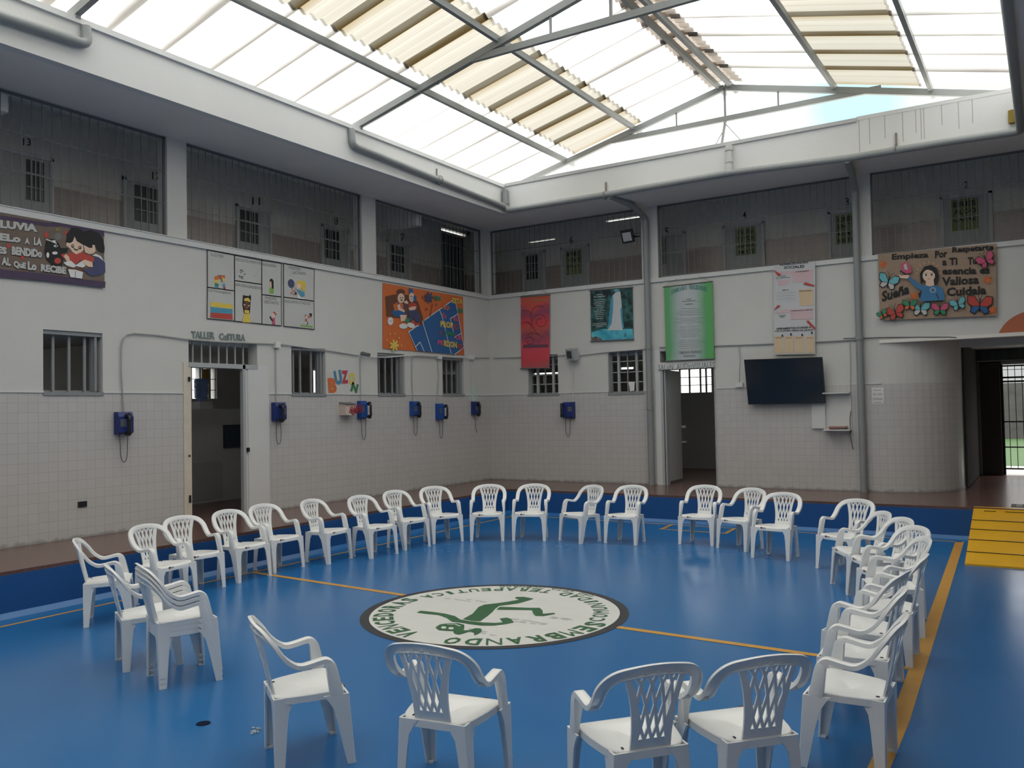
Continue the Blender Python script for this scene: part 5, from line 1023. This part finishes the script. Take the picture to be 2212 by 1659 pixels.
for s, m_, x0, y0, x1, y1, h in (('EN', GRN, 870, 545, 945, 550, 55), ('ESTA', YLW, 1080, 580, 1205, 595, 65), ('NO', ORG, 960, 655, 1045, 665, 55), ('ES', GRN, 1140, 690, 1210, 700, 55), ('Tu', PNK, 955, 760, 1010, 765, 60), ('EL', PNK, 1095, 790, 1160, 795, 50), ('PROP', YLW, 940, 865, 1090, 885, 75), ('iO', RED, 1095, 890, 1145, 895, 65), ('C', RED, 930, 960, 960, 962, 50), ('AMiN', GRN, 985, 965, 1110, 980, 55), ('DE', PNK, 1120, 1015, 1190, 1025, 55), ('PE', PNK, 905, 1080, 975, 1085, 60), ('RDON', YLW, 980, 1095, 1135, 1120, 75), ('AR', RED, 1140, 1120, 1205, 1130, 60)):
    a.text(m_, s, x0, y0, x1, y1, h, 0.045)
tag(a.build('lettering', t), 'coloured painted lettering', None)

# ---- red banner
def grad_mat(name, axis, stops, scale=1.0, off=0.0, noise=0.3, nscale=1.5):
    m = bpy.data.materials.new(name); m.use_nodes = True; nt = m.node_tree; b = nt.nodes['Principled BSDF']; b.inputs['Roughness'].default_value = 0.7
    g = N(nt, 'ShaderNodeNewGeometry'); s = N(nt, 'ShaderNodeSeparateXYZ'); nt.links.new(g.outputs['Position'], s.inputs[0])
    n1 = N(nt, 'ShaderNodeTexNoise'); n1.inputs['Scale'].default_value = nscale; n1.inputs['Detail'].default_value = 3; nt.links.new(g.outputs['Position'], n1.inputs['Vector'])
    mr = N(nt, 'ShaderNodeMapRange'); mr.inputs['From Min'].default_value = off; mr.inputs['From Max'].default_value = off + scale; nt.links.new(s.outputs['XYZ'.index(axis)], mr.inputs['Value'])
    mu = N(nt, 'ShaderNodeMath', operation='MULTIPLY_ADD'); mu.inputs[1].default_value = noise; nt.links.new(n1.outputs['Fac'], mu.inputs[0]); nt.links.new(mr.outputs[0], mu.inputs[2])
    sb = N(nt, 'ShaderNodeMath', operation='SUBTRACT'); sb.inputs[1].default_value = noise / 2; nt.links.new(mu.outputs[0], sb.inputs[0])
    cr = N(nt, 'ShaderNodeValToRGB'); e = cr.color_ramp.elements
    while len(e) < len(stops): e.new(0.5)
    for k, (p, c) in enumerate(stops): e[k].position = p; e[k].color = (*C8(*c), 1)
    nt.links.new(sb.outputs[0], cr.inputs[0]); nt.links.new(cr.outputs[0], b.inputs['Base Color']); return m
M_RB = grad_mat('red_banner_print', 'Z', [(0.0, (170, 92, 96)), (0.12, (205, 72, 80)), (0.3, (214, 78, 96)), (0.42, (150, 76, 96)), (0.52, (190, 90, 78)), (0.62, (212, 72, 78)), (0.78, (150, 74, 100)), (0.9, (205, 86, 78)), (1.0, (190, 96, 74))], 1.5, 2.77, 0.35, 2.2)
pl = BW(0.05); t = banner('hanging_banner', 'tall narrow red banner with swirling branches, partly over a window', 'banner', pl, ((1125, 642), (1187, 637), (1187, 795), (1126, 796)), M_RB, True)
a = Art(pl, (1110, 620, 9.22), 0.001); DR = pm('branch_print', 110, 40, 58)
def spiral(cx, cy, r0, r1, a0, turns, n=26): return [(cx + (r0 + (r1 - r0) * i / n) * math.cos(a0 + turns * 2 * PI * i / n), cy + (r0 + (r1 - r0) * i / n) * math.sin(a0 + turns * 2 * PI * i / n)) for i in range(n + 1)]
for p in ([(560, 1000), (440, 900), (370, 760), (345, 640), (345, 520)], spiral(530, 690, 165, 50, PI, 1.3), spiral(250, 800, 110, 95, PI * 1.5, 0.3), [(345, 560), (300, 480), (230, 465), (150, 470)], [(345, 520), (400, 410), (500, 370), (600, 400)], [(440, 900), (370, 760), (300, 720), (220, 705), (150, 740)], [(250, 960), (330, 920), (400, 915), (520, 960)], spiral(320, 1080, 95, 50, PI, 1.0)): a.line(DR, p, 0.011)
a.poly(pm('banner_band', 118, 62, 88), [(185, 1150), (690, 1140), (692, 1200), (190, 1215)])
for i in range(9): a.line(pm('ochre_print', 190, 130, 70), [(400 + i * 34, 240 + 4 * (i % 2)), (415 + i * 34, 275)], 0.02)
a.build('print', t)

# ---- waterfall banner
def mottled(name, c1, c2, sc):
    if name in MATS: return MATS[name]
    m = mat(name, C8(*c1), 0.7); nt = m.node_tree; b = nt.nodes['Principled BSDF']; g = N(nt, 'ShaderNodeNewGeometry'); n1 = N(nt, 'ShaderNodeTexNoise'); n1.inputs['Scale'].default_value = sc; n1.inputs['Detail'].default_value = 6
    cr = N(nt, 'ShaderNodeValToRGB'); cr.color_ramp.elements[0].position = 0.38; cr.color_ramp.elements[0].color = (*C8(*c1), 1); cr.color_ramp.elements[1].position = 0.66; cr.color_ramp.elements[1].color = (*C8(*c2), 1)
    nt.links.new(g.outputs['Position'], n1.inputs['Vector']); nt.links.new(n1.outputs['Fac'], cr.inputs[0]); nt.links.new(cr.outputs[0], b.inputs['Base Color']); return m
pl = BW(0.03); t = banner('hanging_banner', 'square waterfall banner with white prayer text, left of the downpipe', 'banner', pl, ((1275, 628), (1366, 621), (1368, 733), (1277, 737)), mottled('forest_print', (22, 40, 44), (58, 116, 112), 9), True)
a = Art(pl, (1270, 620, 13.27), 0.001)
a.poly(CYN, [(740, 70), (880, 60), (900, 110), (780, 140)])
a.poly(mottled('pool_print', (50, 150, 176), (100, 200, 214), 4), [(105, 1300), (420, 1200), (1050, 1200), (1285, 1200), (1300, 1480), (110, 1540)])
a.poly(SKY2, [(720, 200), (650, 360), (620, 700), (590, 1050), (540, 1180), (1040, 1180), (1000, 900), (980, 560), (940, 300)])
a.poly(pm('water_print', 205, 214, 216), [(800, 150), (930, 120), (950, 300), (970, 580), (930, 640), (960, 1000), (1000, 1240), (560, 1240), (680, 1050), (720, 700), (730, 380), (720, 240)])
a.poly(mottled('rock_print', (40, 44, 48), (130, 124, 120), 22), [(100, 1440), (250, 1420), (400, 1480), (420, 1520), (95, 1550)])
a.line(BLK, [(1050, 1330), (1080, 1400), (1040, 1420)], 0.01).line(BLK, [(1100, 1320), (1090, 1420)], 0.008); a.build('print', t)
a = Art(pl, (1270, 620, 13.27), 0.004)
for s, x0, y0, x1 in (('ORACION', 255, 235, 430), ('DE LA SERENIDAD', 175, 300, 505), ('Señor, concédeme', 170, 390, 510), ('serenidad', 210, 445, 455), ('para aceptar las', 180, 500, 490), ('cosas que no', 215, 552, 455), ('puedo cambiar,', 195, 606, 475), ('valor para', 240, 655, 440), ('cambiar aquellas', 190, 712, 500), ('que sí puedo y', 210, 765, 475), ('sabiduría para', 210, 815, 480), ('conocer la', 230, 865, 460), ('diferencia', 245, 920, 440)):
    a.text(WHT, s, x0, y0, x1, y0 - (x1 - x0) * 0.07, 30, 0.01)
for y, x0, x1 in ((1055, 145, 530), (1100, 140, 535), (1140, 240, 430)): a.line(PAL, [(x0, y), (x1, y - (x1 - x0) * 0.07)], 0.010)
a.build('lettering', t)

# ---- green banner
M_GB = grad_mat('green_banner_print', 'X', [(0.0, (92, 166, 100)), (0.13, (96, 164, 112)), (0.32, (172, 186, 186)), (0.5, (186, 192, 194)), (0.70, (172, 186, 186)), (0.88, (96, 166, 110)), (1.0, (90, 168, 92))], 0.94, 4.0, 0.10, 2.0)
pl = BW(0.06); t = banner('hanging_banner', 'green edged white banner hanging over the grey door', 'banner', pl, ((1434, 620), (1538, 608), (1543, 775), (1439, 780)), M_GB, True)
a = Art(pl, (1420, 600, 8.295), 0.001); TG = pm('teal_print', 70, 150, 140)
for i, chs in enumerate('SEMBRANDO VENCEDORAS'):
    if chs == ' ': continue
    u = i / 19; x = 245 + u * 610; y = 305 - 62 * math.sin(u * PI) ** 0.7 - u * 62; a.text(TG, chs, x, y, x + 27, y - 3, 78, 0.03)
a.text(GRY, 'CUMUNiDAD TERAPEUTICA', 385, 1365, 805, 1345, 48, 0.01).text(GRY, 'DE BOGOTA', 470, 1425, 690, 1415, 40, 0.01)
for y, x0, x1 in ((385, 520, 610), (425, 445, 685), (475, 495, 635)): a.line(GRY, [(x0, y), (x1, y - (x1 - x0) * 0.08)], 0.009)
for y, x0, x1 in ((555, 425, 715), (600, 385, 760), (635, 345, 790), (670, 375, 775), (735, 320, 830), (765, 420, 720), (805, 320, 825), (830, 530, 615), (885, 415, 740), (930, 395, 760), (965, 360, 805), (1000, 420, 745), (1030, 430, 740), (1060, 455, 705), (1125, 400, 760), (1165, 355, 830), (1200, 415, 750), (1235, 380, 800), (1270, 430, 745)): a.line(GRY, [(x0, y), (x1, y - (x1 - x0) * 0.04)], 0.0045)
a.build('print', t)

# ---- long paper poster above the television
pl = BW(0.056); t = banner('paper_poster', 'long white printed poster HABILIDADES SOCIALES above the television', 'poster', pl, ((1672, 573), (1761, 564), (1761, 765), (1672, 766)), pm('poster_paper', 205, 208, 212, noise=0.03))
a = Art(pl, (1650, 550, 7.54), 0.001); PK2 = pm('soft_pink', 222, 186, 192); TN = pm('tan_print', 226, 196, 150); TX = pm('text_brown', 150, 130, 110)
a.text(BLK, 'HABILIDADES', 262, 186, 725, 140, 34, 0.03).text(BLK, 'SOCIALES', 330, 236, 662, 212, 44, 0.03)
a.poly(PK2, [(250, 280), (800, 240), (800, 440), (465, 450), (450, 315), (180, 335)]).poly(PK2, [(210, 420), (410, 410), (400, 490), (240, 500)]).poly(TN, [(570, 575), (805, 555), (800, 820), (590, 835)]).poly(PK2, [(240, 905), (800, 870), (790, 1050), (440, 1060), (430, 945), (175, 960)])
for i, x in enumerate((170, 335, 500, 675)): a.poly(TN, [(x, 1330), (x + 145, 1320), (x + 148, 1600), (x + 2, 1605)]).line(TX, [(x + 20, 1362), (x + 125, 1354)], 0.012)
for s, x0, y0, x1, y1 in (('AUTOCONOCIMIENTO', 515, 292, 740, 272), ('SOLUCION', 275, 362, 365, 354), ('DE CONFLICTOS', 200, 394, 425, 378), ('EMPATIA', 305, 590, 410, 582), ('TOMA DE DECISION', 575, 605, 785, 595), ('COMUNICACION ASERTIVA', 440, 925, 790, 905), ('MANEJO DEL', 245, 1002, 362, 996), ('ESTRES', 262, 1024, 335, 1018)): a.text(BLK, s, x0, y0, x1, y1, 16, 0.02)
a.text(BLK, 'HERRAMIENTAS ACORDES A', 210, 1222, 768, 1196, 30, 0.03).text(BLK, 'LAS CUATRO AREAS DE AJUSTE', 185, 1262, 800, 1245, 30, 0.03)
for pts in ([(160, 250), (285, 320), (240, 362)], [(640, 485), (680, 450), (830, 500), (820, 522)], [(155, 915), (230, 820), (275, 835)], [(690, 1085), (730, 1070), (840, 1190), (825, 1225)]): a.poly(RED, pts)
for k in range(6): a.line(PAL if k % 2 else GRY, [(210, 625 + k * 26), (515, 612 + k * 26)], 0.003)
for c in ((305, 1320), (445, 1300), (628, 1310), (785, 1275)): a.disc(BLK, *c, 14, 20)
a.build('print', t)

# ---- kraft butterfly banner
pl = BW(0.058); t = banner('painted_banner', 'kraft paper banner of a girl in blue with butterflies, at the right', 'banner', pl, ((1896, 549), (2152, 526), (2153, 682), (1901, 692)), KRF)
a = Art(pl, (1800, 480, 5.369), 0.001)
for x, y in ((580, 490), (940, 855), (1790, 670), (1850, 1020)):
    for k in range(8): g = k * PI / 4; a.line(ORG, [(x, y), (x + 45 * math.cos(g), y + 45 * math.sin(g))], 0.02)
def fly(x, y, s, m1, m2, tilt=0.0):
    for sg in (-1, 1):
        def R(u, v): u *= s * sg; v *= s; return (x + u * math.cos(tilt) - v * math.sin(tilt), y + u * math.sin(tilt) + v * math.cos(tilt))
        a.poly(BLK, [R(0, -0.1), R(0.5, -0.78), R(1.08, -0.72), R(1.04, -0.1), R(0.72, 0.22), R(0.80, 0.62), R(0.4, 0.80), R(0.02, 0.35)])
        a.poly(m1, [R(0.06, -0.1), R(0.5, -0.70), R(1.0, -0.66), R(0.97, -0.12), R(0.6, 0.12), R(0.06, 0.08)]); a.poly(m2, [R(0.06, 0.12), R(0.6, 0.18), R(0.72, 0.56), R(0.4, 0.70), R(0.08, 0.34)])
        a.line(BLK, [R(0, -0.3), R(0.15, -0.8), R(0.35, -1.0)], 0.006)
    a.line(BLK, [(x + 0.5 * s * math.sin(tilt), y - 0.5 * s), (x - 0.4 * s * math.sin(tilt), y + 0.6 * s)], 0.018)
fly(640, 690, 115, CYN, PAL, 0.25); fly(1015, 1005, 105, CYN, PAL); fly(1700, 960, 140, RED, BLU, 0.05); fly(725, 1050, 105, RED, RED, -0.3); fly(890, 960, 80, GRN, ORG); fly(1450, 950, 90, CYN, CYN, -0.3); fly(1240, 1010, 95, PNK, GRN); fly(1775, 445, 105, PNK, PNK, -0.5); fly(575, 1070, 60, GRN, ORG, -0.5)
a.poly(PNK, [(785, 500), (850, 460), (905, 530), (910, 590), (850, 600), (800, 570)]).poly(PAL, [(820, 500), (850, 480), (870, 560), (830, 550)]).line(BLK, [(785, 570), (850, 610)], 0.02)
a.poly(BLK, [(1020, 720), (1008, 600), (1060, 520), (1140, 500), (1205, 540), (1228, 640), (1215, 700), (1165, 720), (1100, 640)])
a.poly(SKN, [(1085, 640), (1165, 640), (1175, 740), (1125, 750), (1075, 735)]).disc(SKN, 1112, 625, 72, 72).poly(BLK, [(1035, 590), (1060, 535), (1120, 520), (1180, 560), (1195, 620), (1150, 570), (1090, 550)])
a.disc(WHT, 1080, 615, 20, 16).disc(BLK, 1080, 617, 12).disc(WHT, 1145, 612, 20, 16).disc(BLK, 1145, 614, 12).line(BLK, [(1060, 600), (1100, 598)], 0.006).line(BLK, [(1125, 597), (1165, 595)], 0.006).line(RED, [(1100, 662), (1125, 660)], 0.008)
a.poly(pm('jumper_blue', 44, 124, 184), [(865, 650), (885, 630), (1020, 730), (1075, 735), (1125, 750), (1175, 735), (1270, 760), (1300, 905), (1020, 925), (1010, 880), (1035, 800), (960, 760)]).poly(BLK, [(990, 830), (1030, 800), (1015, 880), (1005, 890)])
for k in range(10): g = k * 0.628; a.line(PAL, [(1160 + 32 * math.cos(g), 792 + 28 * math.sin(g)), (1160 + 32 * math.cos(g + 0.628), 792 + 28 * math.sin(g + 0.628))], 0.010)
a.poly(SKN, [(765, 600), (790, 625), (870, 615), (890, 630), (865, 660), (780, 650)]).line(BLK, [(1200, 830), (1225, 890)], 0.012)
for k in range(9): g = PI + k * 0.39; a.line(pm('glow_orange', 240, 170, 90), [(1115 + 128 * math.cos(g), 600 + 118 * math.sin(g)), (1115 + 150 * math.cos(g), 600 + 138 * math.sin(g))], 0.012)
a.build('painting', t)
a = Art(pl, (1800, 480, 5.369), 0.006)
for s, x0, y0, x1, y1, h in (('Empieza', 680, 455, 1105, 430, 85), ('Por', 1180, 420, 1325, 405, 85), ('Respetarte', 1380, 375, 1860, 340, 85), ('a Ti', 1265, 505, 1440, 495, 85), ('Tu', 1560, 495, 1660, 485, 85), ('esencia es', 1265, 610, 1815, 600, 80), ('Valiosa', 1260, 740, 1690, 715, 100), ('Cuidala', 1315, 860, 1775, 835, 100), ('Sueña', 565, 925, 880, 830, 120)):
    a.text(BLK, s, x0, y0, x1, y1, h, 0.035)
tag(a.build('lettering', t), 'black brush lettering', None)
# orange sun disc painted on the wall above the passage
q = MB(); m_ = pm('sun_orange', 205, 100, 60); c = Vector((9.98, -0.0025, 2.78)); pts = [c + Vector((0.53 * math.cos(g), 0, 0.5 * math.sin(g))) for g in [math.asin(0.36) + (PI - 2 * math.asin(0.36)) * i / 30 for i in range(31)]]
q.prism(pts, (0, 0.002, 0), m_); tag(q.build('painted_circle'), 'half orange circle painted on the wall above the passage', 'mural')
# faded green stain and repairs on the wall by the corner
q = MB(); q.prism([LW(0.001).at(x, y) for x, y in ((1013, 835), (1030, 832), (1032, 858), (1025, 866), (1012, 862))], (0.0008, 0, 0), mat('faded_green', (0.52, 0.64, 0.56), 0.8, noise=0.1, nscale=15)); tag(q.build('faded_paint_patch'), 'faded green paint patch above the corner phone', 'paint patch')

# ================================================================ round emblem on the court
EX, EY, ER = 5.60, -8.36, 1.265
t = thing('floor_emblem', 'round white painted emblem with green figure and lettering at midcourt', 'emblem', (EX, EY, 0))
EW = mat('emblem_white', (0.68, 0.69, 0.66), 0.35, noise=0.08, nscale=3); EB = mat('emblem_black', (0.03, 0.03, 0.035), 0.4); EG = mat('emblem_green', (0.025, 0.115, 0.04), 0.4, noise=0.25, nscale=9); EGY = mat('emblem_smudge', (0.42, 0.43, 0.42), 0.4)
def disc3(name, r, z, h, m): q = MB(); q.prism([(EX + r * math.cos(g), EY + r * math.sin(g), z) for g in [2 * PI * i / 96 for i in range(96)]], (0, 0, h), m); return q.build(name, t)
disc3('black_ring', ER, 0.0005, 0.0025, EB); disc3('white_disc', ER - 0.085, 0.003, 0.0008, EW)
a = Art(FL(0), (860, 1260, 5.53), 0.0038); a.k = 2
a.poly(EG, [(775, 435), (890, 370), (960, 290), (1030, 262), (1180, 245), (1320, 225), (1450, 200), (1395, 185), (1410, 170), (1500, 168), (1620, 190), (1560, 210), (1440, 245), (1300, 265), (1210, 275), (1160, 310), (1120, 355), (1050, 410), (980, 460), (880, 455)])
a.poly(EG, [(1175, 322), (1215, 288), (1300, 290), (1560, 300), (1690, 300), (1725, 330), (1730, 372), (1860, 360), (1880, 372), (1740, 398), (1640, 395), (1612, 365), (1600, 328), (1400, 324)])
a.poly(EG, [(222, 355), (270, 335), (430, 352), (560, 370), (680, 400), (740, 440), (850, 460), (1000, 475), (1150, 482), (1250, 475), (1215, 430), (1300, 418), (1350, 435), (1382, 475), (1300, 492), (1150, 512), (1000, 512), (860, 495), (740, 475), (640, 465), (580, 420), (480, 385), (340, 372)])
a.poly(EG, [(445, 535), (500, 500), (600, 487), (720, 485), (790, 505), (790, 545), (780, 570), (840, 570), (920, 545), (985, 548), (1005, 575), (960, 610), (905, 628), (910, 600), (860, 580), (790, 605), (720, 622), (665, 605), (660, 578), (560, 575), (480, 565)])
a.disc(EW, 545, 538, 32, 14).disc(EW, 633, 548, 32, 14).line(EW, [(590, 500), (680, 500), (740, 522)], 0.018)
a.build('figure', t)
a = Art(FL(0), (0, 0, 1), 0.0038); a.k = 4
def ang(px, py): p = FL().at(px, py); return math.atan2(p.y - EY, p.x - EX)
def arc_text(s, A0, A1, r0, h, inward, m, bold=0.02):
    """letters along an arc; inward: the letter tops point to the centre"""
    w_ = (A1 - A0) / len(s)
    for i, ch in enumerate(s):
        if ch == ' ': continue
        g = A0 + w_ * (i + 0.5); rad = Vector((math.cos(g), math.sin(g), 0)); tan = Vector((-math.sin(g), math.cos(g), 0)) * (1 if A1 > A0 else -1); up = rad * (-1 if inward else 1)
        base = Vector((EX, EY, 0.0062)) + rad * (r0 + (h if inward else 0)); ww = abs(w_) * r0 * (0.83 if ch != 'I' else 0.38); vs, fs = text_geo(ch, 0.0 if ch in 'MN' else bold)
        a.mb.add([base + tan * ((u - 0.5) * ww) + up * (v * h) for u, v in vs], fs, m)
def unwrap(x, ref, sgn):
    while sgn * (x - ref) < 0: x += sgn * 2 * PI
    return x
s0 = ang(1276, 1343); s1 = unwrap(ang(952, 1386), s0, -1); arc_text('SEMBRANDO', s0, s1, 0.955, 0.20, False, EG, 0.035)
v0 = ang(900, 1373); v1 = unwrap(ang(880, 1291), v0, -1); arc_text('VENCEDORAS', v0, v1, 0.955, 0.19, False, EG, 0.035)
c0_ = ang(1298, 1345); c1_ = unwrap(ang(1203, 1284), c0_, 1); arc_text('COMUNIDAD', c0_, c1_, 0.93, 0.15, True, EG)
t0_ = ang(1188, 1281); t1_ = unwrap(ang(884, 1286), t0_, 1); arc_text('TERAPEUTICA', t0_, t1_, 0.93, 0.15, True, EG)
u0 = ang(1290, 1288); u1 = unwrap(ang(1078, 1262), u0, 1); arc_text('UAD CPTA NCENROD', u0, u1, 1.10, 0.07, True, EG, 0.01)
a.build('lettering', t)
q = MB(); random.seed(11)
for x, y, sx, sy in ((5.1, -8.05, 0.30, 0.07), (5.9, -9.05, 0.16, 0.05), (6.15, -8.55, 0.12, 0.05), (6.3, -8.3, 0.1, 0.03), (5.95, -8.55, 0.12, 0.04)):
    for k in range(7):
        cx, cy = x + random.uniform(-sx, sx), y + random.uniform(-sy, sy); zq = 0.00385 + 0.00004 * (k + 1); q.prism([(cx + 0.05 * math.cos(g) * random.uniform(0.5, 1.2), cy + 0.018 * math.sin(g), zq) for g in [2 * PI * i / 9 for i in range(9)]], (0, 0, 0.00002), EGY)
q.build('scuffs', t)
